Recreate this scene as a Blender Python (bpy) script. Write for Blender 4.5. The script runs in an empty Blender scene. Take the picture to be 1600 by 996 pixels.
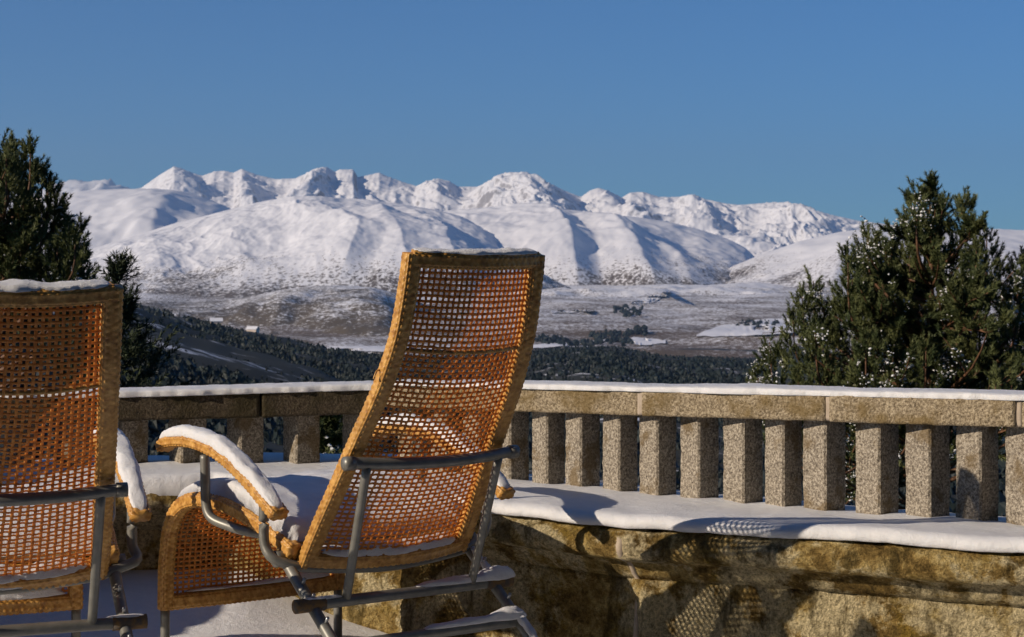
import bpy, math, random
import numpy as np
from mathutils import Vector, Matrix

R = math.radians
rng = np.random.default_rng(7)
random.seed(7)
S = bpy.context.scene
C = S.collection

# ------------------------------------------------------------------ camera, light, exposure
FPX, HOR, CAMZ = 2800.0, 440.0, 1.15        # focal length in photo pixels, horizon row, eye height
cam = bpy.data.cameras.new('camera'); cam_o = bpy.data.objects.new('camera', cam); C.objects.link(cam_o)
cam.sensor_width = 36.0; cam.sensor_fit = 'HORIZONTAL'; cam.lens = 36.0 * FPX / 1600.0
cam.shift_y = (HOR - 498.0) / 1600.0
cam.clip_start = 0.1; cam.clip_end = 90000.0
cam_o.location = (0, 0, CAMZ); cam_o.rotation_euler = (R(90), 0, 0)
S.camera = cam_o
cam.dof.use_dof = True; cam.dof.focus_distance = 4.9; cam.dof.aperture_fstop = 16.0

SUN_EL = 24.0
SUN_DIR = Vector((-0.899, -0.438, 0)).normalized() * math.cos(R(SUN_EL)) + Vector((0, 0, math.sin(R(SUN_EL))))
world = bpy.data.worlds.new('World'); S.world = world; world.use_nodes = True
nt = world.node_tree; nt.nodes.clear()
sky = nt.nodes.new('ShaderNodeTexSky'); sky.sky_type = 'NISHITA'; sky.sun_disc = False
sky.sun_elevation = R(SUN_EL); sky.sun_rotation = math.atan2(SUN_DIR.x, SUN_DIR.y)
sky.altitude = 1600; sky.air_density = 1.0; sky.dust_density = 0.3; sky.ozone_density = 3.0
bg = nt.nodes.new('ShaderNodeBackground'); bg.inputs['Strength'].default_value = 0.070
out = nt.nodes.new('ShaderNodeOutputWorld')
tint = nt.nodes.new('ShaderNodeMix'); tint.data_type = 'RGBA'; tint.blend_type = 'MULTIPLY'; tint.inputs[0].default_value = 1.0
tint.inputs[7].default_value = (.40, .86, 1.29, 1)
nt.links.new(sky.outputs[0], tint.inputs[6]); nt.links.new(tint.outputs[2], bg.inputs[0]); nt.links.new(bg.outputs[0], out.inputs[0])
sun = bpy.data.lights.new('sun', 'SUN'); sun.energy = 5.0; sun.angle = R(0.5); sun.color = (1.0, 0.84, 0.66)
sun_o = bpy.data.objects.new('sun', sun); C.objects.link(sun_o)
sun_o.rotation_euler = SUN_DIR.to_track_quat('Z', 'Y').to_euler()
S.view_settings.view_transform = 'Standard'; S.view_settings.look = 'None'
S.view_settings.exposure = -0.10; S.view_settings.gamma = 1.0
S.render.engine = 'CYCLES'
S.cycles.volume_bounces = 0
S.cycles.max_bounces = 6

# ------------------------------------------------------------------ helpers
def at(px, py, Y):
    return np.array([(px - 800.0) / FPX * Y, Y, CAMZ - (py - HOR) / FPX * Y])

def zat(py, Y):
    return CAMZ - (py - HOR) / FPX * Y

_perm = rng.permutation(256)
_perm = np.concatenate([_perm, _perm, _perm])
_g3 = rng.normal(size=(256, 3)); _g3 /= np.linalg.norm(_g3, axis=1)[:, None]
def noise3(x, y, z):
    x, y, z = np.broadcast_arrays(np.asarray(x, float), np.asarray(y, float), np.asarray(z, float))
    xi, yi, zi = np.floor(x).astype(int), np.floor(y).astype(int), np.floor(z).astype(int)
    xf, yf, zf = x - xi, y - yi, z - zi
    xi &= 255; yi &= 255; zi &= 255
    f = lambda t: t * t * t * (t * (t * 6 - 15) + 10)
    u, v, w = f(xf), f(yf), f(zf)
    def g(a, b, c):
        h = _perm[_perm[_perm[(xi + a) & 255] + ((yi + b) & 255)] + ((zi + c) & 255)]
        q = _g3[h]
        return q[..., 0] * (xf - a) + q[..., 1] * (yf - b) + q[..., 2] * (zf - c)
    L = lambda a, b, t: a + (b - a) * t
    return L(L(L(g(0, 0, 0), g(1, 0, 0), u), L(g(0, 1, 0), g(1, 1, 0), u), v),
             L(L(g(0, 0, 1), g(1, 0, 1), u), L(g(0, 1, 1), g(1, 1, 1), u), v), w) * 1.6
def fbm(x, y, z=0.0, o=4, gain=.5):
    r = 0; a = 1
    for k in range(o):
        r = r + a * noise3(x * 2 ** k + 17.3 * k, y * 2 ** k + 5.1 * k, z * 2 ** k + 9.7 * k); a *= gain
    return r
def ridged(x, y, z=0.0, o=5, gain=.5):
    r = 0; a = 1
    for k in range(o):
        n = 1 - np.abs(noise3(x * 2 ** k + 17.3 * k, y * 2 ** k + 5.1 * k, z + 3.3 * k)) * 2.2; n = np.where(n > 0, n ** 1.5, n)
        r = r + a * n; a *= gain
    return r

def mesh_np(name, V, F, mat, parent=None, smooth=True, matidx=None):
    """V (n,3); F: one (m,k) int array or a list of them. mat: material or list."""
    V = np.asarray(V, float).reshape(-1, 3)
    Fs = F if isinstance(F, list) else [F]
    Fs = [np.asarray(f, int) for f in Fs if len(f)]
    me = bpy.data.meshes.new(name)
    me.vertices.add(len(V)); me.vertices.foreach_set('co', V.astype(np.float32).ravel())
    loops = np.concatenate([f.ravel() for f in Fs])
    tot = np.concatenate([np.full(len(f), f.shape[1]) for f in Fs])
    st = np.concatenate([[0], np.cumsum(tot)[:-1]])
    me.loops.add(len(loops)); me.loops.foreach_set('vertex_index', loops.astype(np.int32))
    me.polygons.add(len(tot)); me.polygons.foreach_set('loop_start', st.astype(np.int32))
    me.polygons.foreach_set('loop_total', tot.astype(np.int32))
    if matidx is not None: me.polygons.foreach_set('material_index', np.asarray(matidx, np.int32))
    me.polygons.foreach_set('use_smooth', np.full(len(tot), bool(smooth)))
    me.update(calc_edges=True); me.validate()
    for m in (mat if isinstance(mat, list) else [mat]): me.materials.append(m)
    o = bpy.data.objects.new(name, me); C.objects.link(o)
    if parent is not None: o.parent = parent
    return o

def grid_faces(nu, nv, off=0, closed_v=False, flip=False):
    i = np.arange(nu - 1)[:, None]; j = np.arange(nv if closed_v else nv - 1)[None, :]
    j2 = (j + 1) % nv
    a = i * nv + j; b = (i + 1) * nv + j; c = (i + 1) * nv + j2; d = i * nv + j2
    a, b, c, d = [np.broadcast_to(q, (nu - 1, j.shape[1])).ravel() for q in (a, b, c, d)]
    f = np.stack([a, b, c, d], 1) + off
    return f[:, ::-1] if flip else f

class MB:
    """collects pieces of one mesh"""
    def __init__(s): s.V = []; s.F = {}; s.n = 0
    def add(s, V, F):
        V = np.asarray(V, float).reshape(-1, 3)
        for f in (F if isinstance(F, list) else [F]):
            f = np.asarray(f, int)
            if len(f): s.F.setdefault(f.shape[1], []).append(f + s.n)
        s.V.append(V); s.n += len(V); return s
    def build(s, name, mat, parent=None, smooth=True):
        return mesh_np(name, np.concatenate(s.V), [np.concatenate(v) for v in s.F.values()], mat, parent, smooth)

def spline(pts, step, closed=False):
    """Catmull-Rom through pts, resampled evenly; extra columns ride along"""
    P = np.asarray(pts, float)
    if len(P) == 2:
        L = np.linalg.norm(P[1, :3] - P[0, :3]); n = max(2, int(L / step) + 1)
        return P[0] + (P[1] - P[0]) * np.linspace(0, 1, n)[:, None]
    Q = np.vstack([2 * P[0] - P[1], P, 2 * P[-1] - P[-2]])
    out = []
    for i in range(1, len(Q) - 2):
        t = np.linspace(0, 1, 24, endpoint=False)[:, None]
        p0, p1, p2, p3 = Q[i - 1], Q[i], Q[i + 1], Q[i + 2]
        out.append(.5 * (2 * p1 + (p2 - p0) * t + (2 * p0 - 5 * p1 + 4 * p2 - p3) * t ** 2 + (-p0 + 3 * p1 - 3 * p2 + p3) * t ** 3))
    out.append(P[-1:]); D = np.vstack(out)
    s = np.concatenate([[0], np.cumsum(np.linalg.norm(np.diff(D[:, :3], axis=0), axis=1))])
    n = max(3, int(round(s[-1] / step)) + 1); q = np.linspace(0, s[-1], n)
    return np.stack([np.interp(q, s, D[:, k]) for k in range(D.shape[1])], 1)

def norm(a): return a / np.maximum(np.linalg.norm(a, axis=-1, keepdims=True), 1e-9)

def frames(P, ref):
    T = norm(np.gradient(P, axis=0))
    ref = np.broadcast_to(np.asarray(ref, float), P.shape)
    L = norm(ref - (ref * T).sum(1, keepdims=True) * T)
    return T, L, np.cross(T, L)

def tube(mb, pts, r, n=12, step=.012, ref=None, cap=True, smooth_path=True):
    P = spline(pts, step) if smooth_path else np.asarray(pts, float)
    if ref is None:
        d = P[-1] - P[0]; ref = (1, 0, 0) if abs(d[0]) < .7 * np.linalg.norm(d) else (0, 0, 1)
    T, L, N = frames(P, ref)
    a = np.linspace(0, 2 * np.pi, n, endpoint=False)
    rr = np.full(len(P), r) if np.isscalar(r) else np.interp(np.linspace(0, 1, len(P)), np.linspace(0, 1, len(r)), r)
    V = P[:, None] + rr[:, None, None] * (np.cos(a)[None, :, None] * L[:, None] + np.sin(a)[None, :, None] * N[:, None])
    F = [grid_faces(len(P), n, closed_v=True)]
    V = V.reshape(-1, 3)
    if cap:
        k = len(V); V = np.vstack([V, P[0] - T[0] * r * .15 if np.isscalar(r) else P[0], P[-1] + T[-1] * r * .15 if np.isscalar(r) else P[-1]])
        j = np.arange(n); j2 = (j + 1) % n; e = (len(P) - 1) * n
        F += [np.stack([j, j2, np.full(n, k)], 1), np.stack([e + j2, e + j, np.full(n, k + 1)], 1)]
    mb.add(V, F); return mb

def wicker_rail(mb, pts, ref, w, t, amp=.0015, cell=.0165, step=.0032, n=48):
    """padded rail, rounded-rectangle section wrapped in braided cane"""
    P = spline(pts, step); T, L, N = frames(P[:, :3], ref)
    W = P[:, 3] if P.shape[1] > 3 else np.full(len(P), w)
    a = np.linspace(0, 2 * np.pi, n, endpoint=False)
    e = .55
    cx = np.sign(np.cos(a)) * np.abs(np.cos(a)) ** e; cy = np.sign(np.sin(a)) * np.abs(np.sin(a)) ** e
    s = np.arange(len(P)) * step
    per = 2 * (w + t); k = max(6, int(per / .0125 / 2) * 2)
    v = a * k / (2 * np.pi); row = np.floor(v)
    chk = (np.abs(np.sin(np.pi * (s[:, None] / cell + .5 * (row[None] % 2)))) ** .7) * (np.abs(np.sin(np.pi * (v[None] + .0)) + .0) ** .6) * 2 - .8
    chk = chk + .5 * fbm(s[:, None] * 30, a[None, :] * 1.5, 3.1, 2)
    X = (W[:, None] / 2) * cx[None] + amp * chk * np.cos(a)[None]
    Yv = (t / 2) * cy[None] + amp * chk * np.sin(a)[None]
    V = P[:, None, :3] + X[..., None] * L[:, None] + Yv[..., None] * N[:, None]
    V = V.reshape(-1, 3); m = len(V)
    V = np.vstack([V, P[0, :3] - T[0] * .003, P[-1, :3] + T[-1] * .003])
    j = np.arange(n); j2 = (j + 1) % n; q = (len(P) - 1) * n
    mb.add(V, [grid_faces(len(P), n, closed_v=True), np.stack([j, j2, np.full(n, m)], 1), np.stack([q + j2, q + j, np.full(n, m + 1)], 1)])
    return mb

def snow_strip(mb, pts, lat, w, h, seed=0., step=.009, n=16, rough=.25, up=(0, 0, 1), taper=.04, e=.62):
    """a soft ridge of snow lying along a path. w (width) and h (height) may be lists"""
    P = spline(pts, step); m = len(P); q = np.linspace(0, 1, m)
    f = lambda v: np.full(m, v) if np.isscalar(v) else np.interp(q, np.linspace(0, 1, len(v)), v)
    W, Hh = f(w), f(h)
    s = q * (m - 1) * step; tot = s[-1]
    tp = np.clip(np.minimum(s, tot - s) / taper, 0, 1); tp = np.sqrt(np.maximum(1 - (1 - tp) ** 2, .0))
    lat = np.broadcast_to(np.asarray(lat, float), P.shape); up = np.broadcast_to(np.asarray(up, float), P.shape)
    a = np.linspace(-.18 * np.pi, 1.18 * np.pi, n)
    cx = np.sign(np.cos(a)) * np.abs(np.cos(a)) ** e; cy = np.sign(np.sin(a)) * np.abs(np.sin(a)) ** e
    cy = np.where(cy < 0, cy * .25, cy)
    nz = (fbm(s[:, None] * 16 + seed, a[None] * 1.1, seed, 3) + .35 * fbm(s[:, None] * 70 + seed, a[None] * 3.1, seed, 3, .7)) * rough
    nw = fbm(s * 14 + seed, seed * 2.1, 0.5, 5, .65) * rough * .7
    X = (W * (.5 + .5 * tp) / 2 * (1 + nw))[:, None] * cx[None] * (1 + .12 * nz)
    Z = (Hh * tp)[:, None] * cy[None] * (1 + nz) + .0008
    V = P[:, None] + X[..., None] * lat[:, None] + Z[..., None] * up[:, None]
    V = V.reshape(-1, 3); F = grid_faces(m, n, closed_v=True)
    k = len(V); V = np.vstack([V, P[0], P[-1]]); j = np.arange(n); j2 = (j + 1) % n; o = (m - 1) * n
    mb.add(V, [F, np.stack([j, j2, np.full(n, k)], 1), np.stack([o + j2, o + j, np.full(n, k + 1)], 1)])
    return mb

def empty(name, loc, rz=0):
    o = bpy.data.objects.new(name, None); o.location = loc; o.rotation_euler = (0, 0, rz); C.objects.link(o)
    o.empty_display_size = .2; return o
def tag(o, label=None, cat=None, group=None, kind=None):
    if label: o['label'] = label
    if cat: o['category'] = cat
    if group: o['group'] = group
    if kind: o['kind'] = kind
    return o

# ------------------------------------------------------------------ materials
def mat(name, rough=.8, spec=.3, metal=0.):
    m = bpy.data.materials.new(name); m.use_nodes = True
    b = m.node_tree.nodes['Principled BSDF']
    b.inputs['Roughness'].default_value = rough; b.inputs['Metallic'].default_value = metal
    b.inputs['Specular IOR Level'].default_value = spec
    return m, m.node_tree, b
def N(t, kind, **kw):
    n = t.nodes.new(kind)
    for k, v in kw.items():
        if k in n.inputs.keys() if hasattr(n.inputs, 'keys') else False: n.inputs[k].default_value = v
        else: setattr(n, k, v)
    return n
def tex_noise(t, scale, detail=4, rough=.55, vec=None, dist=0.):
    n = t.nodes.new('ShaderNodeTexNoise'); n.inputs['Scale'].default_value = scale
    n.inputs['Detail'].default_value = detail; n.inputs['Roughness'].default_value = rough
    n.inputs['Distortion'].default_value = dist
    if vec is not None: t.links.new(vec, n.inputs['Vector'])
    return n
def coords(t, sc=(1, 1, 1), kind='Object'):
    c = t.nodes.new('ShaderNodeTexCoord'); m = t.nodes.new('ShaderNodeMapping'); m.inputs['Scale'].default_value = sc
    t.links.new(c.outputs[kind], m.inputs['Vector']); return m.outputs[0]
def ramp(t, fac, stops):
    r = t.nodes.new('ShaderNodeValToRGB'); e = r.color_ramp.elements
    while len(e) < len(stops): e.new(.5)
    for k, (p, c) in enumerate(stops):
        e[k].position = p; e[k].color = (*c, 1) if len(c) == 3 else c
    t.links.new(fac, r.inputs[0]); return r.outputs[0]
def g(v): return (v, v, v)
def mix(t, fac, a, b, mode='MIX'):
    n = t.nodes.new('ShaderNodeMix'); n.data_type = 'RGBA'; n.blend_type = mode
    for s, v in ((0, fac), (6, a), (7, b)):
        if hasattr(v, 'is_output') or isinstance(v, bpy.types.NodeSocket): t.links.new(v, n.inputs[s])
        elif s == 0: n.inputs[0].default_value = v
        else: n.inputs[s].default_value = (*v, 1)
    return n.outputs[2]
def math_n(t, op, a, b=0., clamp=False):
    n = t.nodes.new('ShaderNodeMath'); n.operation = op; n.use_clamp = clamp
    for s, v in ((0, a), (1, b)):
        if isinstance(v, bpy.types.NodeSocket): t.links.new(v, n.inputs[s])
        else: n.inputs[s].default_value = v
    return n.outputs[0]
def bump(t, bsdf, h, strength=.5, dist=.01):
    b = t.nodes.new('ShaderNodeBump'); b.inputs['Strength'].default_value = strength; b.inputs['Distance'].default_value = dist
    t.links.new(h, b.inputs['Height']); t.links.new(b.outputs[0], bsdf.inputs['Normal']); return b

M = {}
# snow close by
m, t, b = mat('snow', .55, .35); v = coords(t)
n1 = tex_noise(t, 260, 5, .8, v); n2 = tex_noise(t, 26, 6, .65, v)
t.links.new(ramp(t, n2.outputs[0], [(.3, (.72, .74, .78)), (.7, (.80, .81, .83))]), b.inputs['Base Color'])
bump(t, b, math_n(t, 'ADD', n1.outputs[0], math_n(t, 'MULTIPLY', n2.outputs[0], 2.)), .6, .008)
b.inputs['Subsurface Weight'].default_value = .12; b.inputs['Subsurface Radius'].default_value = (.02, .025, .03); b.inputs['Subsurface Scale'].default_value = .4
M['snow'] = m
# granite (balustrade)
def granite(name, c1, c2, c3, moss, mossamt):
    m, t, b = mat(name, .9, .2); v = coords(t)
    f = tex_noise(t, 130, 3, .75, v); p = tex_noise(t, 9, 5, .6, v)
    sp = N(t, 'ShaderNodeTexVoronoi'); sp.inputs['Scale'].default_value = 170; t.links.new(v, sp.inputs['Vector'])
    base = ramp(t, f.outputs[0], [(.33, c1), (.5, c2), (.66, c3)])
    base = mix(t, math_n(t, 'MULTIPLY', ramp(t, sp.outputs['Distance'], [(.1, g(1)), (.3, g(0))]), .35), base, (.05, .045, .04))
    mo = ramp(t, p.outputs[0], [(.5 - mossamt, g(0)), (.62, g(1))])
    base = mix(t, math_n(t, 'MULTIPLY', mo, .8), base, mix(t, f.outputs[0], tuple(x * .5 for x in moss), moss))
    t.links.new(base, b.inputs['Base Color'])
    bump(t, b, math_n(t, 'ADD', f.outputs[0], math_n(t, 'MULTIPLY', p.outputs[0], 2.5)), .9, .008)
    return m
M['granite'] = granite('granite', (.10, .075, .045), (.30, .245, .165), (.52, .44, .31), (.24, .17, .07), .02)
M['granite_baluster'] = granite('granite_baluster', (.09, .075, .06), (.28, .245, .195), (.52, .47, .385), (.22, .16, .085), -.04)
M['granite_shade'] = granite('granite_shade', (.035, .026, .018), (.075, .058, .038), (.14, .115, .08), (.05, .04, .016), .06)  # left rail stone, its colour darkened to stand in for shade
m, t, b = mat('mortar', .95, .1); v = coords(t)
t.links.new(ramp(t, tex_noise(t, 40, 4, .6, v).outputs[0], [(.3, (.34, .28, .22)), (.7, (.46, .39, .31))]), b.inputs['Base Color']); M['mortar'] = m
# mossy ochre wall under the bench
m, t, b = mat('lichen_wall', .95, .12); v = coords(t)
big = tex_noise(t, 2.6, 6, .62, v, .4); mid = tex_noise(t, 11, 6, .7, v); fine = tex_noise(t, 95, 5, .8, v)
vs = coords(t, (1.4, 1.4, .35)); streak = tex_noise(t, 8, 5, .65, vs)
base = ramp(t, mid.outputs[0], [(.34, (.11, .07, .022)), (.46, (.32, .215, .07)), (.56, (.56, .42, .17)), (.68, (.76, .63, .34))])
pale = ramp(t, math_n(t, 'ADD', math_n(t, 'MULTIPLY', big.outputs[0], .7), math_n(t, 'MULTIPLY', mid.outputs[0], .3)), [(.495, g(0)), (.53, g(1))])
base = mix(t, math_n(t, 'MULTIPLY', pale, .85), base, mix(t, fine.outputs[0], (.55, .45, .24), (.90, .80, .54)))
moss = ramp(t, math_n(t, 'MULTIPLY', streak.outputs[0], 1.), [(.53, g(0)), (.62, g(1))])
base = mix(t, math_n(t, 'MULTIPLY', moss, .75), base, (.075, .055, .018))
yel = ramp(t, tex_noise(t, 6, 5, .7, v).outputs[0], [(.55, g(0)), (.64, g(1))])
base = mix(t, math_n(t, 'MULTIPLY', yel, .55), base, (.30, .20, .03))
base = mix(t, .6, base, ramp(t, fine.outputs[0], [(.38, g(.2)), (.58, g(1.35))]), 'MULTIPLY')
t.links.new(base, b.inputs['Base Color'])
bump(t, b, math_n(t, 'ADD', math_n(t, 'MULTIPLY', mid.outputs[0], 3.), fine.outputs[0]), 1.0, .022)
M['wall'] = m
# cane
def cane(name, c1, c2, c3, rough=.42, sc=60):
    m, t, b = mat(name, rough, .45); v = coords(t)
    a = tex_noise(t, sc, 3, .6, v); l = tex_noise(t, 7, 3, .5, v)
    base = ramp(t, a.outputs[0], [(.3, c1), (.5, c2), (.7, c3)])
    base = mix(t, math_n(t, 'MULTIPLY', ramp(t, l.outputs[0], [(.45, g(0)), (.65, g(1))]), .35), base, tuple(x * .6 for x in c2))
    t.links.new(base, b.inputs['Base Color'])
    bump(t, b, tex_noise(t, 220, 2, .6, v).outputs[0], .3, .002)
    return m
M['cane_rail'] = cane('cane_rail', (.28, .12, .025), (.50, .26, .06), (.68, .40, .12), .38)
def add_trans(m, col, f):
    t = m.node_tree; o = t.nodes['Material Output']; b = t.nodes['Principled BSDF']; tr = t.nodes.new('ShaderNodeBsdfTranslucent'); tr.inputs[0].default_value = (*col, 1)
    mx = t.nodes.new('ShaderNodeMixShader'); mx.inputs[0].default_value = f; t.links.new(b.outputs[0], mx.inputs[1]); t.links.new(tr.outputs[0], mx.inputs[2]); t.links.new(mx.outputs[0], o.inputs[0]); return m
M['cane_mesh'] = cane('cane_mesh', (.40, .145, .024), (.64, .285, .06), (.78, .41, .11), .4)
add_trans(M['cane_mesh'], (1.0, .50, .14), .42)
# grey tube
m, t, b = mat('grey_metal', .42, .5, .35); v = coords(t)
t.links.new(ramp(t, tex_noise(t, 30, 4, .6, v).outputs[0], [(.3, (.15, .15, .135)), (.7, (.23, .23, .21))]), b.inputs['Base Color']); M['metal'] = m
m, t, b = mat('bolt_steel', .35, .5, .7); b.inputs['Base Color'].default_value = (.35, .36, .37, 1); M['steel'] = m
m, t, b = mat('rusty_sleeve', .8, .3); v = coords(t)
t.links.new(ramp(t, tex_noise(t, 60, 4, .6, v).outputs[0], [(.4, (.10, .085, .07)), (.6, (.22, .13, .05))]), b.inputs['Base Color']); M['rust'] = m
# needles, bark
def leafmat(name, c1, c2, sc=3):
    m, t, b = mat(name, .6, .3); v = coords(t)
    t.links.new(ramp(t, tex_noise(t, sc, 3, .6, v).outputs[0], [(.35, c1), (.65, c2)]), b.inputs['Base Color'])
    return m
M['needles'] = leafmat('pine_needles', (.042, .062, .022), (.145, .16, .058), 5)
M['needles_shade'] = leafmat('pine_needles_shade', (.018, .030, .016), (.05, .065, .028), 5)  # darker copy of the needles; the small pine's shade is in the colour
M['bark'] = leafmat('pine_bark', (.06, .032, .018), (.17, .085, .045), 14)
M['forest'] = leafmat('forest_green', (.006, .012, .014), (.015, .026, .025), .02)
# terrain
def terrain(name, cover_lo, cover_hi, zlo, zhi, sc1, sc2, dark=(.10, .075, .05), rock=(.14, .12, .11), slope=(.55, .75), bigsc=None):
    """snow broken by bushes: cover = share of snow at height zlo and zhi"""
    m, t, b = mat(name, .8, .15)
    geo = t.nodes.new('ShaderNodeNewGeometry'); sep = t.nodes.new('ShaderNodeSeparateXYZ'); t.links.new(geo.outputs['Position'], sep.inputs[0])
    v = geo.outputs['Position']
    mp = t.nodes.new('ShaderNodeMapping'); t.links.new(v, mp.inputs['Vector'])
    a = tex_noise(t, sc1, 3, .7, mp.outputs[0]); c = tex_noise(t, sc2, 4, .6, mp.outputs[0])
    mr = t.nodes.new('ShaderNodeMapRange'); mr.inputs[1].default_value = zlo; mr.inputs[2].default_value = zhi
    mr.inputs[3].default_value = cover_lo; mr.inputs[4].default_value = cover_hi; t.links.new(sep.outputs[2], mr.inputs[0])
    thr = math_n(t, 'ADD', mr.outputs[0], math_n(t, 'MULTIPLY', math_n(t, 'SUBTRACT', c.outputs[0], .5), 1.3))
    f = math_n(t, 'SUBTRACT', thr, math_n(t, 'MULTIPLY', math_n(t, 'SUBTRACT', a.outputs[0], .5), 2.2))
    f = math_n(t, 'MULTIPLY', math_n(t, 'SUBTRACT', f, .35), 3.5, True)
    brown = mix(t, c.outputs[0], tuple(x * .7 for x in dark), dark)
    base = mix(t, f, brown, (.80, .80, .82))
    sn = t.nodes.new('ShaderNodeSeparateXYZ'); t.links.new(geo.outputs['Normal'], sn.inputs[0])
    sl = t.nodes.new('ShaderNodeMapRange'); sl.inputs[1].default_value = slope[0]; sl.inputs[2].default_value = slope[1]
    sl.inputs[3].default_value = 1; sl.inputs[4].default_value = 0
    t.links.new(math_n(t, 'ADD', sn.outputs[2], math_n(t, 'MULTIPLY', math_n(t, 'SUBTRACT', a.outputs[0], .5), .5)), sl.inputs[0])
    base = mix(t, math_n(t, 'MULTIPLY', sl.outputs[0], .85), base, rock)
    t.links.new(base, b.inputs['Base Color'])
    return m
M['crest'] = terrain('crest_snow', 1.1, 1.3, 200, 900, .02, .0015, rock=(.20, .19, .20), slope=(.48, .66))
M['dome'] = terrain('dome_snow', .34, 1.20, -60, 270, .055, .0022, dark=(.13, .10, .075), slope=(.2, .3))
M['knob'] = terrain('knob_scrub', .20, .60, -120, 0, .085, .005, dark=(.14, .11, .075), slope=(.2, .3))
M['plain'] = terrain('plain_scrub', .32, .62, -130, -40, .085, .004, dark=(.16, .115, .075), slope=(.2, .3))
M['foot'] = terrain('foothill_scrub', .26, .80, -110, -20, .08, .0045, dark=(.15, .115, .08), slope=(.2, .3))
M['wood_floor'] = terrain('wood_floor', .0, .18, -120, -10, .06, .008, dark=(.045, .045, .035), slope=(.2, .3))
M['field'] = terrain('field_snow', 1.25, 1.3, -130, 0, .05, .01)
M['far'] = terrain('far_snow', .9, 1.1, 500, 1600, .01, .001, slope=(.5, .8))

# ------------------------------------------------------------------ mountains and valley
def ridge(name, crest, Dc, Db, zb, material, p=1.5, namp=30, nwl=900, ramp_=0, rwl=900, crestn=4, micro=7, mr=0, spurs=(), nu=700, nt=150, px0=-400, px1=2000, back=.25, seed=0.):
    cp = np.array(crest, float)
    px = np.concatenate([np.linspace(-2600, -170, 60), np.linspace(-130, 1730, int(nu * .8)), np.linspace(1770, 4200, 60)]); nu = len(px); cy = np.interp(px, cp[:, 0], cp[:, 1])
    # soften the polyline a little, leave small peaks
    t = np.concatenate([np.linspace(0, 1, nt), 1 + np.linspace(0, back, 12)[1:]])
    PX, Tt = np.meshgrid(px, t, indexing='ij')
    Y = Db + (Dc - Db) * Tt
    zc = CAMZ - (cy - HOR) / FPX * Dc
    zbv = np.interp(px, *np.array(zb, float).T) if not np.isscalar(zb) else np.full(nu, float(zb))
    tt = np.clip(Tt, 0, 1); sh = 1 - (1 - tt) ** p
    Z = zbv[:, None] + (zc - zbv)[:, None] * sh
    X = (PX - 800) / FPX * Y
    w = np.sin(np.pi * np.clip(tt, 0, 1)) ** .8
    w = np.where(Tt > 1, 0, w)
    Z = Z + namp * w * fbm(X / nwl + seed, Y / nwl * .7, seed, 5, .5) + micro * w * fbm(X / 170 + seed, Y / 260, seed, 4, .6)
    if mr: Z = Z + mr * np.clip(w + .3 * tt, 0, 1) * ridged(X / 420 + seed + fbm(X / 300, Y / 300, 1., 2) * .4, Y / 330, seed, 5, .58)
    if ramp_:
        wx = fbm(X / rwl * .6, Y / rwl * .6, seed + 4, 3) * .5
        Z = Z + ramp_ * (w * .9 + .1 * (tt ** 3)) * (ridged(X / rwl + wx + seed, Y / rwl * .55 + wx, seed, 6, .52) - 1.1)
    Z = Z + crestn * tt ** 4 * fbm(X / 160 + seed, seed, 0.3, 4, .6)
    Z = np.where(Tt > 1, Z - (Tt - 1) / back * (zc - zbv)[:, None] * 1.0, Z)
    for (pl, hgt, wl, wr) in spurs:     # polyline of (px, t); right flank wr px wide and steep
        q = np.array(pl, float); o = np.argsort(q[:, 1]); q = q[o]
        c = np.interp(Tt, q[:, 1], q[:, 0]); d = PX - c
        ww = np.clip((Tt - q[0, 1]) / .10, 0, 1) * np.clip((q[-1, 1] - Tt) / .30, 0, 1) ** .7
        d = d + 6 * fbm(X / 500, Y / 500, seed + 7, 3)
        Z = Z + hgt * ww * np.where(d < 0, np.exp(-(d / wl) ** 2), np.maximum(0, 1 - d / wr) ** 1.3)
    E = (Z - CAMZ) / Y; Emax = E.max(1); Ec = (HOR - cy) / FPX
    dE = np.convolve(np.pad(Ec - Emax, 2, 'edge'), np.ones(5) / 5, 'valid')
    Z = Z + (dE[:, None] * Y) * np.clip(Tt, 0, 1) ** 1.5
    V = np.stack([X, Y, Z], -1)
    o = mesh_np(name, V, grid_faces(nu, len(t)), material)
    tag(o, kind='structure'); return o

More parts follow.
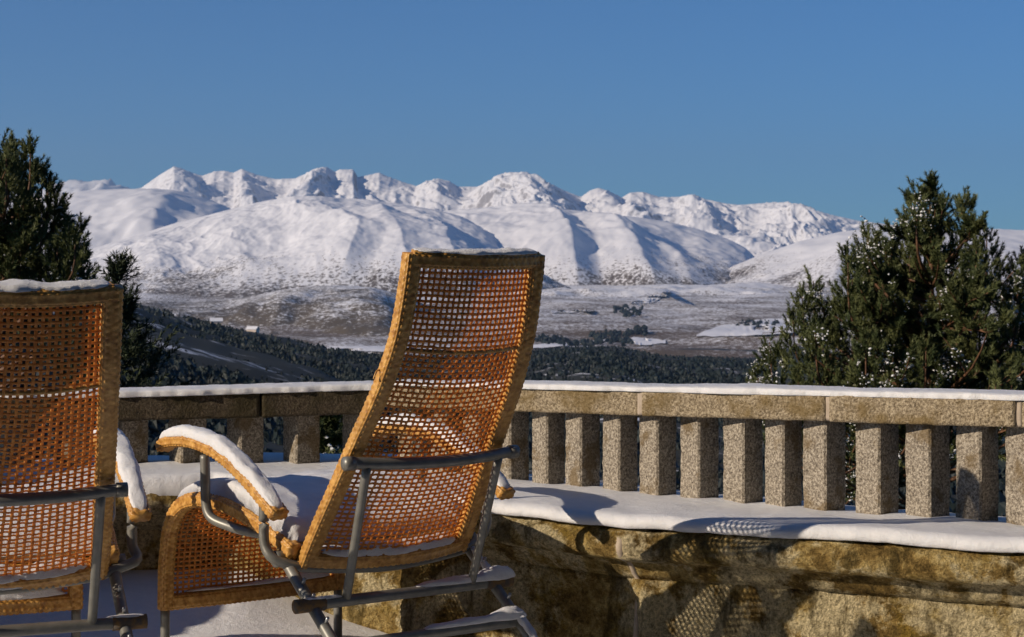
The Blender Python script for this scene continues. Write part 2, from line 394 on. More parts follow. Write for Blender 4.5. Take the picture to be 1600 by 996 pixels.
ridge('far_mountains', [(-700, 300), (-100, 288), (60, 300), (90, 286), (120, 280), (140, 285), (162, 279), (185, 288), (200, 294), (260, 306), (420, 350), (2300, 420)],
      30000, 26500, 200, M['far'], p=1.2, ramp_=260, rwl=1800, crestn=60, nu=500, nt=60, seed=2.2)
ridge('mountain_crest', [(-700, 320), (150, 308), (200, 300), (222, 293), (240, 280), (255, 270), (272, 260), (285, 264), (300, 270), (316, 275), (335, 268), (350, 267),
       (365, 270), (378, 264), (392, 270), (404, 274), (430, 280), (462, 279), (480, 270), (497, 262), (510, 261), (524, 269), (530, 265), (552, 265), (559, 277), (575, 274), (592, 270),
       (606, 276), (625, 283), (650, 291), (668, 283), (684, 279), (702, 283), (716, 292), (746, 292), (762, 284), (778, 275), (800, 271), (822, 271), (838, 276), (862, 288), (884, 299), (908, 308),
       (922, 298), (934, 294), (950, 298), (972, 309), (985, 301), (1005, 300), (1030, 308), (1062, 308), (1082, 305), (1100, 312), (1122, 317), (1150, 321), (1180, 320), (1208, 317), (1232, 317), (1262, 325),
       (1300, 336), (1340, 345), (1400, 352), (1500, 362), (1600, 368), (2300, 370)],
      16000, 12000, -60, M['crest'], p=1.05, namp=60, nwl=1400, ramp_=110, rwl=1150, crestn=14, micro=6, mr=27, nu=1500, nt=240, seed=5.4,
      spurs=[([(900, .25), (850, .6), (812, 1.0)], 170, 70, 85), ([(330, .5), (300, .8), (275, 1.)], 90, 40, 40), ([(470, .55), (505, 1.)], 120, 40, 26),
             ([(760, .6), (800, .98)], 90, 30, 40), ([(560, .5), (553, 1.0)], 70, 20, 12), ([(1010, .55), (935, 1.)], 90, 30, 45), ([(1290, .4), (1215, .98)], 140, 90, 60), ([(400, .45), (385, .95)], 110, 30, 36), ([(1120, .4), (1085, .98)], 110, 50, 44), ([(660, .4), (690, .98)], 80, 40, 40)])
ridge('rounded_mountain', [(-700, 330), (0, 318), (60, 312), (90, 305), (120, 300), (150, 297), (200, 295), (240, 296), (280, 300), (310, 306), (340, 317), (400, 345), (520, 400), (2300, 440)],
      13200, 9600, -110, M['dome'], p=1.7, namp=60, nwl=1500, ramp_=24, rwl=600, nu=500, nt=120, seed=8.1, spurs=[([(230, .3), (290, .95)], 60, 60, 40)])
ridge('rounded_mountain', [(-700, 445), (400, 445), (560, 380), (640, 340), (700, 330), (740, 326), (785, 324), (850, 325), (900, 329), (950, 335), (1000, 340), (1050, 348), (1100, 361), (1140, 375), (1165, 388), (1180, 402), (1200, 430), (1225, 455), (2300, 470)],
      12000, 9000, -130, M['dome'], p=1.8, namp=60, nwl=1100, ramp_=26, rwl=900, micro=9, nu=800, nt=170, seed=3.7,
      spurs=[([(905, .02), (890, .35), (862, .6), (850, .85)], 100, 85, 40), ([(1030, .0), (1000, .25), (955, .55), (940, .8)], 95, 75, 50), ([(1095, .0), (1060, .3), (1000, .6), (990, .85)], 55, 60, 55)])
ridge('rounded_mountain', [(-700, 470), (1000, 470), (1085, 445), (1110, 432), (1140, 418), (1190, 398), (1250, 377), (1310, 363), (1350, 358), (1440, 362), (1500, 360), (1560, 358), (1620, 361), (2300, 350)],
      10500, 8200, -140, M['dome'], p=1.6, namp=30, nwl=1200, ramp_=10, rwl=700, nu=500, nt=120, seed=6.1, spurs=[([(1300, .1), (1340, .7)], 60, 60, 50)])
ridge('rounded_mountain', [(-700, 430), (-200, 420), (100, 402), (200, 372), (270, 350), (330, 335), (380, 322), (420, 313), (460, 308), (500, 309), (550, 311), (620, 318), (680, 328), (720, 338), (760, 356), (800, 382), (830, 408), (860, 432), (895, 450), (960, 464), (2300, 480)],
      10800, 7500, -150, M['dome'], p=1.75, namp=60, nwl=1300, ramp_=22, rwl=700, micro=9, nu=1400, nt=300, seed=1.3,
      spurs=[([(530, .12), (560, .35), (500, .6), (505, .9)], 60, 100, 45), ([(640, .1), (610, .5), (560, .9)], 60, 80, 60), ([(400, .2), (330, .7)], 40, 60, 60), ([(720, .1), (690, .5), (650, .85)], 60, 70, 50), ([(250, .2), (230, .75)], 50, 60, 60)])
# scrub covered foothills and the plain
px = np.concatenate([np.linspace(-2600, -170, 60), np.linspace(-130, 1730, 420), np.linspace(1770, 4200, 60)]); Yv = np.concatenate([np.linspace(2500, 9500, 140), np.linspace(9800, 13000, 8)])
PX, YY = np.meshgrid(px, Yv, indexing='ij'); XX = (PX - 800) / FPX * YY
ZZ = np.interp(YY, [0, 4000, 9000, 13000], [-130, -130, -34, 0]) + 22 * fbm(XX / 900, YY / 900, 1.1, 6) + 10 * np.exp(-((XX - 500) / 900) ** 2 - ((YY - 6500) / 900) ** 2)
def plain_z(x, y):
    return np.interp(y, [0, 4000, 9000, 13000], [-130, -130, -34, 0]) + 22 * fbm(x / 900, y / 900, 1.1, 6) + 10 * np.exp(-((x - 500) / 900) ** 2 - ((y - 6500) / 900) ** 2)
tag(mesh_np('valley_plain', np.stack([XX, YY, ZZ], -1), grid_faces(len(px), len(Yv)), M['plain']), kind='structure')
ridge('foothill', [(-700, 470), (100, 462), (190, 466), (240, 468), (300, 472), (350, 470), (400, 462), (440, 453), (480, 448), (530, 446), (580, 449), (620, 459), (660, 474), (720, 492), (800, 515), (900, 560), (2300, 600)],
      6000, 3500, -230, M['knob'], p=1.5, namp=26, nwl=500, ramp_=16, rwl=420, nu=420, nt=110, seed=9.3,
      spurs=[([(410, .1), (430, .5), (470, .9)], 22, 60, 34), ([(640, .1), (600, .6), (590, .9)], 26, 60, 50)])

ridge('foothill', [(-700, 475), (300, 470), (500, 466), (600, 458), (680, 453), (760, 450), (820, 447), (900, 451), (960, 448), (1040, 444), (1100, 446), (1180, 441), (1240, 446), (1320, 449), (1450, 444), (1600, 448), (2300, 450)],
      8900, 5600, -170, M['foot'], p=1.3, namp=42, nwl=700, ramp_=20, rwl=500, crestn=5, nu=600, nt=110, seed=12.3)
# wooded hill falling from the left into the valley
WC = np.array([(-3200, 400), (-900, 420), (0, 446), (120, 462), (190, 478), (240, 490), (300, 506), (360, 520), (420, 532), (520, 552), (600, 562), (700, 562), (820, 553), (900, 547), (960, 545), (1040, 560), (1170, 564), (1250, 556), (1600, 552), (2400, 550)], float)
def wood_D(px): return np.interp(px, [-900, 190, 500, 820, 1200, 2400], [1300, 1500, 1800, 2700, 3100, 3000])
def wood_z(px, t):
    """t: 0 just beyond the terrace, 1 on the crest line"""
    D = wood_D(px); Y = 14 * (D / 14) ** t
    zc = CAMZ - (np.interp(px, WC[:, 0], WC[:, 1]) - HOR) / FPX * D
    pyc = np.interp(px, WC[:, 0], WC[:, 1])
    py = pyc + (1500 - pyc) * (1 - t) ** 1.9 * np.interp(t, [0, .5, 1], [1, .9, .75])
    return Y, CAMZ - (py - HOR) / FPX * Y
px = np.concatenate([np.linspace(-3200, -930, 60), np.linspace(-900, 2400, 300), np.linspace(2430, 4600, 60)]); tv = np.concatenate([np.linspace(0, 1, 140)])
PX, TT = np.meshgrid(px, tv, indexing='ij'); YY, ZZ = wood_z(PX, TT)
XX = (PX - 800) / FPX * YY
ZZ = ZZ + fbm(XX / 120, YY / 120, 4.4, 4) * np.clip(YY / 400, 0, 1) * 6
# back side of the hill dips to the plain
YB = YY[:, -1:] * np.array([[1.08, 1.25, 1.5]]); ZB = np.minimum(ZZ[:, -1:] - np.array([[8, 30, 60]]), -136 + 0 * YB)
ZB = np.concatenate([ZZ[:, -1:] - 6, ZZ[:, -1:] * .5 - 75, np.full((len(px), 1), -160.)], 1)
XB = (PX[:, :1] - 800) / FPX * YB
V = np.concatenate([np.stack([XX, YY, ZZ], -1), np.stack([XB, YB, ZB], -1)], 1)
tag(mesh_np('wooded_hillside', V, grid_faces(V.shape[0], V.shape[1]), M['wood_floor']), kind='structure')

# trees seen as one mass
def blob(seg=6, rings=4, kind=0):
    V = []
    for k in range(rings + 1):
        u = k / rings
        r = (math.sin(math.pi * min(1, u * .9 + .1)) ** .7 if kind == 0 else (1 - u) ** .8 * (1 if k % 2 == 0 else .72)) * .5
        for j in range(seg):
            a = 2 * math.pi * (j + .5 * (k % 2)) / seg
            V.append((r * math.cos(a), r * math.sin(a), u))
    return np.array(V), grid_faces(rings + 1, seg, closed_v=True, flip=True)
def scatter(name, P, Hs, asp, material, label=None, cat=None, jit=.28, kindmix=.5, parent=None):
    """P (n,3) feet, Hs heights, asp width/height; one mesh"""
    n = len(P); b0, F0 = blob(kind=0); b1, _ = blob(kind=1)
    k = rng.random(n) < kindmix
    base = np.where(k[:, None, None], b1[None], b0[None])
    base = base + rng.normal(0, jit * .35, base.shape) * np.array([1, 1, .45])
    a = rng.random(n) * 6.28; ca, sa = np.cos(a)[:, None], np.sin(a)[:, None]
    x = base[..., 0] * ca - base[..., 1] * sa; y = base[..., 0] * sa + base[..., 1] * ca
    V = np.stack([x * (Hs * asp)[:, None], y * (Hs * asp)[:, None], base[..., 2] * Hs[:, None]], -1) + P[:, None]
    F = (F0[None] + (np.arange(n) * len(b0))[:, None, None]).reshape(-1, 4)
    return mesh_np(name, V.reshape(-1, 3), F, material, parent, smooth=False)
n = 54000
fp = rng.uniform(-500, 2100, n); fp[:9000] = np.where(rng.random(9000) < .5, rng.uniform(-2600, -500, 9000), rng.uniform(2100, 4200, 9000)); ft = 1 - rng.random(n) ** 1.0 * .62
cl = fbm(fp / 130, ft * 9, 2.2, 3)
left = np.clip((430 - fp) / 250, 0, 1)
keep = (rng.random(n) < np.where(fp < 520, .95 + .9 * cl - .35 * left * (ft > .8), 1.0)) | (ft < .80)
fp, ft = fp[keep], ft[keep]
fy, fz = wood_z(fp, ft); fx = (fp - 800) / FPX * fy
hs = rng.uniform(2.6, 7.0, len(fp)) * np.clip(fy / 1100, .6, 1.15)
o = scatter('forest', np.stack([fx, fy, fz - 1.5], 1), hs, rng.uniform(.45, .85, len(fp)), M['forest'])
tag(o, 'dark green pine forest covering the valley slopes below the snowy hills', 'forest', kind='stuff')
# bare snow fields, tree belts and tracks on the plain
def ray_plain(px, py):
    px, py = np.asarray(px, float), np.asarray(py, float); Y = np.full(px.shape, 4000.)
    for _ in range(30):
        Y = .5 * Y + .5 * np.clip((CAMZ - plain_z((px - 800) / FPX * Y, Y)) * FPX / np.maximum(py - HOR, 3), 1500, 12500)
    return Y
def field(poly, lift=2.5):
    xs = [p[0] for p in poly]; x0, x1 = min(xs), max(xs)
    up = np.array([p for p in poly if p[2] == 0]); lo = np.array([p for p in poly if p[2] == 1])
    up = up[np.argsort(up[:, 0])]; lo = lo[np.argsort(lo[:, 0])]
    cols = np.linspace(x0, x1, 60); rows = np.linspace(0, 1, 10)
    a = np.interp(cols, up[:, 0], up[:, 1]) + fbm(cols / 14, 1.3, 0., 3) * 1.2; b_ = np.interp(cols, lo[:, 0], lo[:, 1]) + fbm(cols / 14, 7.3, 0., 3) * 1.2
    py = a[:, None] + (b_ - a)[:, None] * rows[None]; pxx = cols[:, None] + 0 * py; Y = ray_plain(pxx, py)
    V = np.stack([(pxx - 800) / FPX * Y, Y, CAMZ - (py - HOR) / FPX * Y + lift], -1)
    return tag(mesh_np('snow_field', V, grid_faces(60, 10), M['field']), kind='structure')
field([(505, 544, 0), (600, 543, 0), (640, 540, 0), (505, 549, 1), (600, 552, 1), (640, 550, 1)])
field([(828, 541, 0), (900, 536, 0), (958, 531, 0), (828, 547, 1), (880, 543, 1), (958, 533, 1)])
field([(970, 533, 0), (990, 529, 0), (1040, 533, 0), (970, 535, 1), (1000, 542, 1), (1040, 538, 1)])
field([(1088, 524, 0), (1130, 508, 0), (1200, 500, 0), (1260, 498, 0), (1088, 527, 1), (1160, 527, 1), (1260, 520, 1)])
field([(1700, 505, 0), (1560, 500, 0), (1420, 498, 0), (1420, 506, 1), (1560, 512, 1), (1700, 516, 1)])
field([(985, 474, 0), (1020, 462, 0), (1048, 455, 0), (985, 477, 1), (1020, 474, 1), (1048, 460, 1)])
field([(860, 488, 0), (900, 485, 0), (930, 486, 0), (860, 490, 1), (900, 490, 1), (930, 488, 1)])
def belt(rects, n, label):
    P = []
    for (x0, y0, x1, y1) in rects:
        u = rng.random(n); px_ = x0 + (x1 - x0) * u; py_ = y0 + (y1 - y0) * u + rng.normal(0, 2.2, n)
        Y = ray_plain(px_, py_); P.append(np.stack([(px_ - 800) / FPX * Y, Y, CAMZ - (py_ - HOR) / FPX * Y], 1))
    P = np.concatenate(P); Hs = rng.uniform(8, 15, len(P))
    o = scatter('tree_belt', P, Hs, rng.uniform(.7, 1.3, len(P)), M['forest'])
    tag(o, label, 'trees', kind='stuff')
belt([(958, 488, 1005, 485), (975, 493, 1000, 491), (830, 532, 880, 535), (920, 528, 990, 524), (985, 520, 1010, 519), (1150, 510, 1215, 508), (930, 533, 990, 537), (850, 538, 940, 540)], 34, 'dark belts of trees on the scrubby plain below the mountains')
# a few farmhouses on the left slope
M['plaster'] = leafmat('house_plaster', (.55, .45, .38), (.68, .58, .50), .5)
M['roof_snow'] = leafmat('house_roof_snow', (.70, .72, .75), (.80, .80, .82), .5)
def house(px, t, w, l, h, rz, label):
    Y, z = wood_z(np.array(px, float), np.array(t)); Y = float(Y); z = float(z)
    e = empty('farmhouse', ((px - 800) / FPX * Y, Y, z + 4), rz); tag(e, label, 'house', 'farmhouses on the wooded hillside')
    a, b_ = w / 2, l / 2
    V = [(-a, -b_, -6), (a, -b_, -6), (a, b_, -6), (-a, b_, -6), (-a, -b_, h), (a, -b_, h), (a, b_, h), (-a, b_, h), (-a, 0, h + w * .22), (a, 0, h + w * .22)]
    mb = MB(); mb.add(V, [np.array([(0, 1, 5, 4), (1, 2, 6, 5), (2, 3, 7, 6), (3, 0, 4, 7)]), np.array([(4, 7, 8), (5, 9, 6)])]); mb.build('wall', M['plaster'], e, False)
    g_ = h + w * .22; o_ = .5
    V = [(-a - o_, -b_ - o_, h - .2), (a + o_, -b_ - o_, h - .2), (a + o_, 0, g_ + .25), (-a - o_, 0, g_ + .25), (a + o_, b_ + o_, h - .2), (-a - o_, b_ + o_, h - .2)]
    V += [(x, y, z_ + .35) for x, y, z_ in V]
    mb = MB(); mb.add(V, np.array([(0, 1, 2, 3), (3, 2, 4, 5), (6, 9, 8, 7), (9, 11, 10, 8), (0, 6, 7, 1), (5, 4, 10, 11), (0, 3, 9, 6), (3, 5, 11, 9), (1, 7, 8, 2), (2, 8, 10, 4)])); mb.build('roof', M['roof_snow'], e, False)
house(338, .965, 9, 7, 3, .2, 'pale farmhouse with snowy roof beside the long tree line, left one of two')
house(395, .955, 8, 6, 3, -.3, 'pale farmhouse with snowy roof below the long tree line, right one of two')

# ------------------------------------------------------------------ terrace floor snow, bench wall, balustrade
RAIL_R = lambda X: 5.93 - .613 * X      # inner face of the right-hand rail
CX = (6.325 - 5.93) / (-.613 - .22); CY = 6.325 + .22 * CX
RAIL_L = lambda X: np.interp(X, [-4.5, -2.35, -1.9, CX], [4.55, 4.75, 6.325 - .22 * 1.9, CY])
P1 = np.array([-.98, 5.91]); P2 = np.array([.335 * 5.15 / 5.07, 5.15]); 
Fp = [(-4.5, 4.43, .486), (-2.25, 4.63, .486), (-1.78, 5.72, .486), (-1.38, 5.82, .486), (P1[0], P1[1], .486), (-.60, 5.70, .480), (.021, 5.38, .452), (.34, 5.15, .442), (.643, 5.0, .450), (1.331, 4.66, .448), (3.2, 3.75, .446)]
def densify(P, step):
    out = []
    for a, b_ in zip(P[:-1], P[1:]):
        a, b_ = np.array(a, float), np.array(b_, float); n_ = max(1, int(np.linalg.norm(b_[:2] - a[:2]) / step))
        out.append(a + (b_ - a) * np.linspace(0, 1, n_, endpoint=False)[:, None])
    out.append(np.array([P[-1]], float)); return np.vstack(out)
F = densify(Fp, .012); nF = len(F)
tn = norm(np.gradient(F[:, :2], axis=0))
k = np.ones(13) / 13; tn = norm(np.stack([np.convolve(np.pad(tn[:, i], 6, 'edge'), k, 'valid') for i in (0, 1)], 1))
nrm = np.stack([tn[:, 1], -tn[:, 0]], 1)                      # towards the terrace
kP1 = int(np.argmin(np.linalg.norm(F[:, :2] - P1, axis=1)))
xb = np.where(np.arange(nF) <= kP1, -4.5 + (CX + 4.5) * np.arange(nF) / max(kP1, 1), CX + (3.4 - CX) * (np.arange(nF) - kP1) / (nF - kP1 - 1))
yb = np.where(np.arange(nF) <= kP1, RAIL_L(xb), RAIL_R(xb)) + .30
bench = empty('bench_wall', (0, 5.2, 0))
def loc(V, o): return np.asarray(V, float) - np.array(o.location)
# profile below and over the nose: (offset towards terrace, height relative to coping top)
prof = [(-.10, 0.), (-.03, 0.), (.0, -.003), (.026, -.012), (.042, -.028), (.049, -.048), (.044, -.070), (.028, -.088), (.004, -.098), (-.014, -.102), (-.030, -.116), (-.046, -.140), (-.070, -.160)]
s_ = np.arange(nF) * .012
V = []
for k, (o_, dz) in enumerate(prof):
    jn = .009 * fbm(s_ * 10, k * .5, 1., 6, .62)
    V.append(np.stack([F[:, 0] + nrm[:, 0] * (o_ + jn), F[:, 1] + nrm[:, 1] * (o_ + jn), F[:, 2] + dz + .4 * jn], 1))
V = np.stack(V, 1)
Bk = np.stack([xb, yb, F[:, 2]], 1)[:, None]
Vb = np.concatenate([Bk + np.array([0, 0, -.161]), Bk, V], 1)
mesh_np('coping', loc(Vb, bench), grid_faces(nF, Vb.shape[1], closed_v=True), M['wall'], bench)
zz_ = np.linspace(-.158, -.62, 26)
W = []
for k, dz in enumerate(zz_):
    jn = .008 * fbm(s_ * 7, k * .3, 6., 6, .6) + .03 * np.exp(-((F[:, 0] - .36) / .035) ** 2)
    W.append(np.stack([F[:, 0] + nrm[:, 0] * (-.074 + jn), F[:, 1] + nrm[:, 1] * (-.074 + jn), np.maximum(F[:, 2] + dz, -.05 + 0 * s_)], 1))
W = np.stack(W, 1)
bot = np.stack([xb, yb - .01, np.full(nF, -4.0)], 1)[:, None]; bot2 = np.stack([xb, yb - .01, F[:, 2] - .15], 1)[:, None]
mesh_np('wall', loc(np.concatenate([bot2, W, W[:, -1:] * np.array([1, 1, 0]) + np.array([0, 0, -4.0]), bot], 1), bench), grid_faces(nF, 29, closed_v=True), M['wall'], bench)
tag(bench, 'low curved ochre stone parapet bench blotched with moss, moulded lip, snow along its top', 'bench wall')
# snow on the bench
xs_ = F[:, 0]
zback = np.interp(np.arange(nF), [0, kP1 * .7, kP1, kP1 + 33, kP1 + 66, kP1 + 112, nF - 1], [.530, .533, .531, .500, .478, .462, .408])
cols = []
droop = np.interp(xs_, [-4, -1.0, -.95, -.6, 0, 3], [.045, .045, .012, .006, .0, .0])
for v in np.linspace(0, 1, 26):
    x = xb + (F[:, 0] + nrm[:, 0] * .0 - xb) * v; y = yb + (F[:, 1] - yb) * v
    z = zback + (F[:, 2] + .038 - zback) * v + .008 * fbm(x * 3.5, y * 3.5, 2., 3) + .005 * np.sin(v * math.pi) * fbm(x * 1.6 + 5, y * 1.2, 0.3, 2) + .001 * fbm(x * 40, y * 40, 0., 2)
    cols.append(np.stack([x, y, z], 1))
top = cols[-1]
wob = .012 * fbm(s_ * 3.0, 3.3, 0.7, 6, .6)
for a in np.linspace(8, 118, 12):
    a = R(a); o_ = (.038 + wob) * math.sin(a) ; dz = (.026 + .6 * droop) * (math.cos(a) - 1)
    cols.append(np.stack([top[:, 0] + nrm[:, 0] * o_, top[:, 1] + nrm[:, 1] * o_, top[:, 2] + dz], 1))
last = cols[-1]
cols.append(np.stack([F[:, 0] - nrm[:, 0] * .0, F[:, 1] - nrm[:, 1] * .0, np.minimum(F[:, 2] - .0015 - 0 * droop, last[:, 2])], 1))
mesh_np('snow_cover', loc(np.stack(cols, 1), bench), grid_faces(nF, len(cols)), M['snow'], bench)
# mortar seam at the bend
mb = MB()
sec = [(.0, .002)] + [(o_ + .003, dz + .001) for o_, dz in prof[2:]] + [(-.066, -.2), (-.040, -.45)]
ks = int(np.argmin(np.abs(F[:, 0] - .33)))
for kk in (ks,):
    A = np.array([[F[kk, 0] + nrm[kk, 0] * o_, F[kk, 1] + nrm[kk, 1] * o_, F[kk, 2] + dz] for o_, dz in sec]); tdir = np.array([tn[kk, 0], tn[kk, 1], 0])
    jj = .006 * fbm(np.arange(len(A)) * .6, 1., 0., 2)
    G = np.stack([A - tdir * (.010 + jj[:, None]) - np.array([nrm[kk, 0], nrm[kk, 1], 0]) * .01, A - tdir * .007, A + tdir * .007, A + tdir * (.011 + jj[:, None]) - np.array([nrm[kk, 0], nrm[kk, 1], 0]) * .01], 1)
    mb.add(G, grid_faces(len(A), 4))
mb.V = [loc(v, bench) for v in mb.V]; mb.build('mortar_seam', M['mortar'], bench)

# floor: snow over the terrace, drifted up against the left wall
xg = np.linspace(-4.5, 3.5, 220); yg = np.linspace(-3, 6.6, 260)
XG, YG = np.meshgrid(xg, yg, indexing='ij')
drift = np.clip((YG - 4.85 - .30 * (np.maximum(XG, -2.0) + 1.3)) / 1.0, 0, 1) ** 1.2 * .165 * np.clip((-.35 - XG) / .5, 0, 1)
ZG = .008 + drift + .010 * fbm(XG * 1.3, YG * 1.3, 0.4, 3) + .0025 * fbm(XG * 9, YG * 9, 0.4, 3) + np.clip((YG - 5.1) / .5, 0, 1) * .02
ZG = np.where(YG > 6.45, -1.0, ZG)
tag(mesh_np('terrace_floor', np.stack([XG, YG, ZG], -1), grid_faces(220, 260), M['snow']), kind='structure')

# balustrades
def box_mesh(mb, c, sx, sy, sz, rz, bev=.006, nz=10, jit=.0015, seed=0.):
    """stone post/block with chamfered, slightly chipped edges; c = centre of foot"""
    pr = []
    for (ax, ay) in ((1, 1), (-1, 1), (-1, -1), (1, -1)):
        hx, hy = sx / 2, sy / 2
        if ax * ay > 0: pr += [(ax * hx, ay * (hy - bev)), (ax * (hx - bev), ay * hy)]
        else: pr += [(ax * (hx - bev), ay * hy), (ax * hx, ay * (hy - bev))]
    pr = np.array(pr); nz = 34; zs = np.linspace(0, sz, nz); V = []
    for z in zs:
        q = pr * (1 + .035 * fbm(pr[:, 0] * 30 + seed, pr[:, 1] * 30, z * 22 + seed, 4, .7)[:, None]) + .0016 * fbm(z * 5 + seed, seed, 0., 2)
        V.append(np.stack([q[:, 0] * math.cos(rz) - q[:, 1] * math.sin(rz) + c[0], q[:, 0] * math.sin(rz) + q[:, 1] * math.cos(rz) + c[1], np.full(8, z + c[2])], 1))
    V = np.concatenate(V); mb.add(V, [grid_faces(nz, 8, closed_v=True), np.array([list(range(8))[::-1], list(range((nz - 1) * 8, nz * 8))])])
def coping_block(mb, A, B, zA, zB, depth, thick, nside, seed):
    """rail stone from A to B (inner face line), rounded arrises, uneven surface"""
    A, B = np.array(A), np.array(B); L = np.linalg.norm(B - A); n_ = max(4, int(L / .012)); d = (B - A) / L
    sec = []
    r = .008
    for (cx_, cy_, a0) in ((depth - r, -r, 90), (depth - r, -thick + r, 0), (r, -thick + r, -90), (r, -r, -180)):
        for a in (0, 45, 90): sec.append((cx_ + r * math.cos(R(a0 - a)), cy_ + r * math.sin(R(a0 - a))))
    # extra points on the visible face
    sec = np.array(sec); face = np.stack([np.zeros(6), np.linspace(-thick + r * 1.4, -r * 1.4, 6)], 1)
    sec = np.vstack([sec[:9], face, sec[9:]])
    q = np.linspace(0, L, n_); V = []
    for u in q:
        e = .0022 * fbm(sec[:, 0] * 25, sec[:, 1] * 25 + seed, u * 25 + seed, 4)
        p = A + d * u; off = sec[:, 0] + e * np.where(sec[:, 0] < .02, -1, 1)
        V.append(np.stack([p[0] + nside[0] * off, p[1] + nside[1] * off, zA + (zB - zA) * u / L + sec[:, 1] + e], 1))
    m_ = len(sec); V = np.concatenate(V)
    mb.add(V, [grid_faces(n_, m_, closed_v=True), np.array([list(range(m_))]), np.array([list(range((n_ - 1) * m_, n_ * m_))[::-1]])])

def x_on(px, line_k, line_c):   # X where the ray of column px meets Y = c + k X
    u = (px - 800) / FPX; return u * line_c / (1 - u * line_k)
def ztopR(X): return np.interp(X, [CX, .023, 1.443, 3.2], [.795, .799, .818, .830])
def ztopL(X): return np.interp(X, [-4.5, -1.29, CX], [.762, .764, .778])
TH_R, TH_L = .081, .088
def rail_snow(mb, pts, lat, w, h, seed): snow_strip(mb, pts, lat, w, h, seed=seed, rough=.10, step=.012, taper=.02, e=.35, n=24)

br = empty('stone_balustrade', (.8, 5.5, .4)); tag(br, 'sunlit granite balustrade with square posts running along the right side, snow on its rail', 'balustrade')
dR = norm(np.array([1, -.613])); nR = np.array([.613, 1]) / np.linalg.norm([.613, 1])
joints = [CX + .012] + [x_on(p, -.613, 5.93) for p in (1000, 1293, 1590, 1850)] + [3.2]
for k in range(len(joints) - 1):
    a, b_ = joints[k] + (.0 if k == 0 else .006), joints[k + 1] - .006
    mb = MB(); dd = .004 * ((k * 7) % 3 - 1)
    coping_block(mb, (a - nR[0] * dd, RAIL_R(a) - nR[1] * dd), (b_ - nR[0] * dd, RAIL_R(b_) - nR[1] * dd), ztopR(a), ztopR(b_) + .001 * (k % 2), .19, TH_R, nR, k * 3.1)
    mb.V = [loc(v, br) for v in mb.V]; mb.build('coping_stone', M['granite'], br)
    if k:
        mb = MB(); coping_block(mb, (joints[k] - .009 + nR[0] * .002, RAIL_R(joints[k] - .009) + nR[1] * .002), (joints[k] + .009 + nR[0] * .002, RAIL_R(joints[k] + .009) + nR[1] * .002), ztopR(joints[k]) - .001, ztopR(joints[k]) - .001, .186, TH_R - .003, nR, k * 1.7)
        mb.V = [loc(v, br) for v in mb.V]; mb.build('mortar_joint', M['mortar'], br)
mb = MB(); xx = np.linspace(CX + .05, 3.2, 14)
rail_snow(mb, [(x + nR[0] * .095, RAIL_R(x) + nR[1] * .095, float(ztopR(x)) - .002) for x in xx], (nR[0], nR[1], 0), .20, list(.015 + .008 * np.abs(fbm(xx * 2.2, 1., 0., 2))), 3.3)
mb.V = [loc(v, br) for v in mb.V]; mb.build('snow_cover', M['snow'], br)
BAL_ROT = R(38)
lefts = [(620, 56), (672, 56), (722, 56), (773, 55), (830, 54), (882, 57), (940.6, 57), (998, 60), (1062, 62), (1129, 64), (1194, 60), (1254, 68), (1336, 69), (1414, 71), (1493, 68), (1571, 70), (1650, 72), (1732, 74), (1815, 76), (1900, 78), (1990, 80)]
for k, (l, w_) in enumerate(lefts):
    u = l + w_ * .5; Xc = x_on(u, -.613, 5.93 + .105); Yc = 5.93 + .105 - .613 * Xc
    a_ = w_ * Yc / FPX / 1.40
    mb = MB(); zt = float(ztopR(Xc)) - TH_R - .001
    box_mesh(mb, (Xc, Yc, .34), a_, a_, zt - .34, BAL_ROT + R(((k * 37) % 5 - 2) * .7), seed=k * 2.3, nz=16)
    mb.V = [loc(v, br) for v in mb.V]; mb.build('baluster', M['granite_baluster'], br, smooth=False)

bl = empty('stone_balustrade', (-1.5, 5.85, .4)); tag(bl, 'shaded granite balustrade behind the left chair and the armrest, snow on its rail', 'balustrade')
nL = np.array([-.22, 1]) / np.linalg.norm([.22, 1])
jl = [-4.5, -2.35, -1.9, -.86, CX - .012]
for k in range(len(jl) - 1):
    a, b_ = jl[k] + .004, jl[k + 1] - .004; mb = MB()
    nk = np.array([-(RAIL_L(b_) - RAIL_L(a)), b_ - a]); coping_block(mb, (a, RAIL_L(a)), (b_, RAIL_L(b_)), ztopL(a), ztopL(b_), .19, TH_L, nk / np.linalg.norm(nk), 20 + k * 3.1)
    mb.V = [loc(v, bl) for v in mb.V]; mb.build('coping_stone', M['granite_shade'], bl)
mb = MB(); xx = np.array([-4.5, -3.7, -2.9, -2.32, -2.1, -1.9, -1.6, -1.3, -1.0, -.8, -.6, CX + .03])
rail_snow(mb, [(x + nL[0] * .095, RAIL_L(x) + nL[1] * .095, float(ztopL(x)) - .002) for x in xx], (nL[0], nL[1], 0), .205, .021, 8.8)
mb.V = [loc(v, bl) for v in mb.V]; mb.build('snow_cover', M['snow'], bl)
q_ = densify([(-4.4, 4.56, 0), (-2.35, 4.75, 0), (-1.98, 5.70, 0)], .19)
for k, (xq, yq, _) in enumerate(q_):
    yq += .09; mb = MB()
    box_mesh(mb, (xq, yq, .42), .092, .092, float(ztopL(xq)) - TH_L - .421, BAL_ROT, seed=80 + k, nz=10)
    mb.V = [loc(v, bl) for v in mb.V]; mb.build('baluster', M['granite_baluster'], bl, smooth=False)
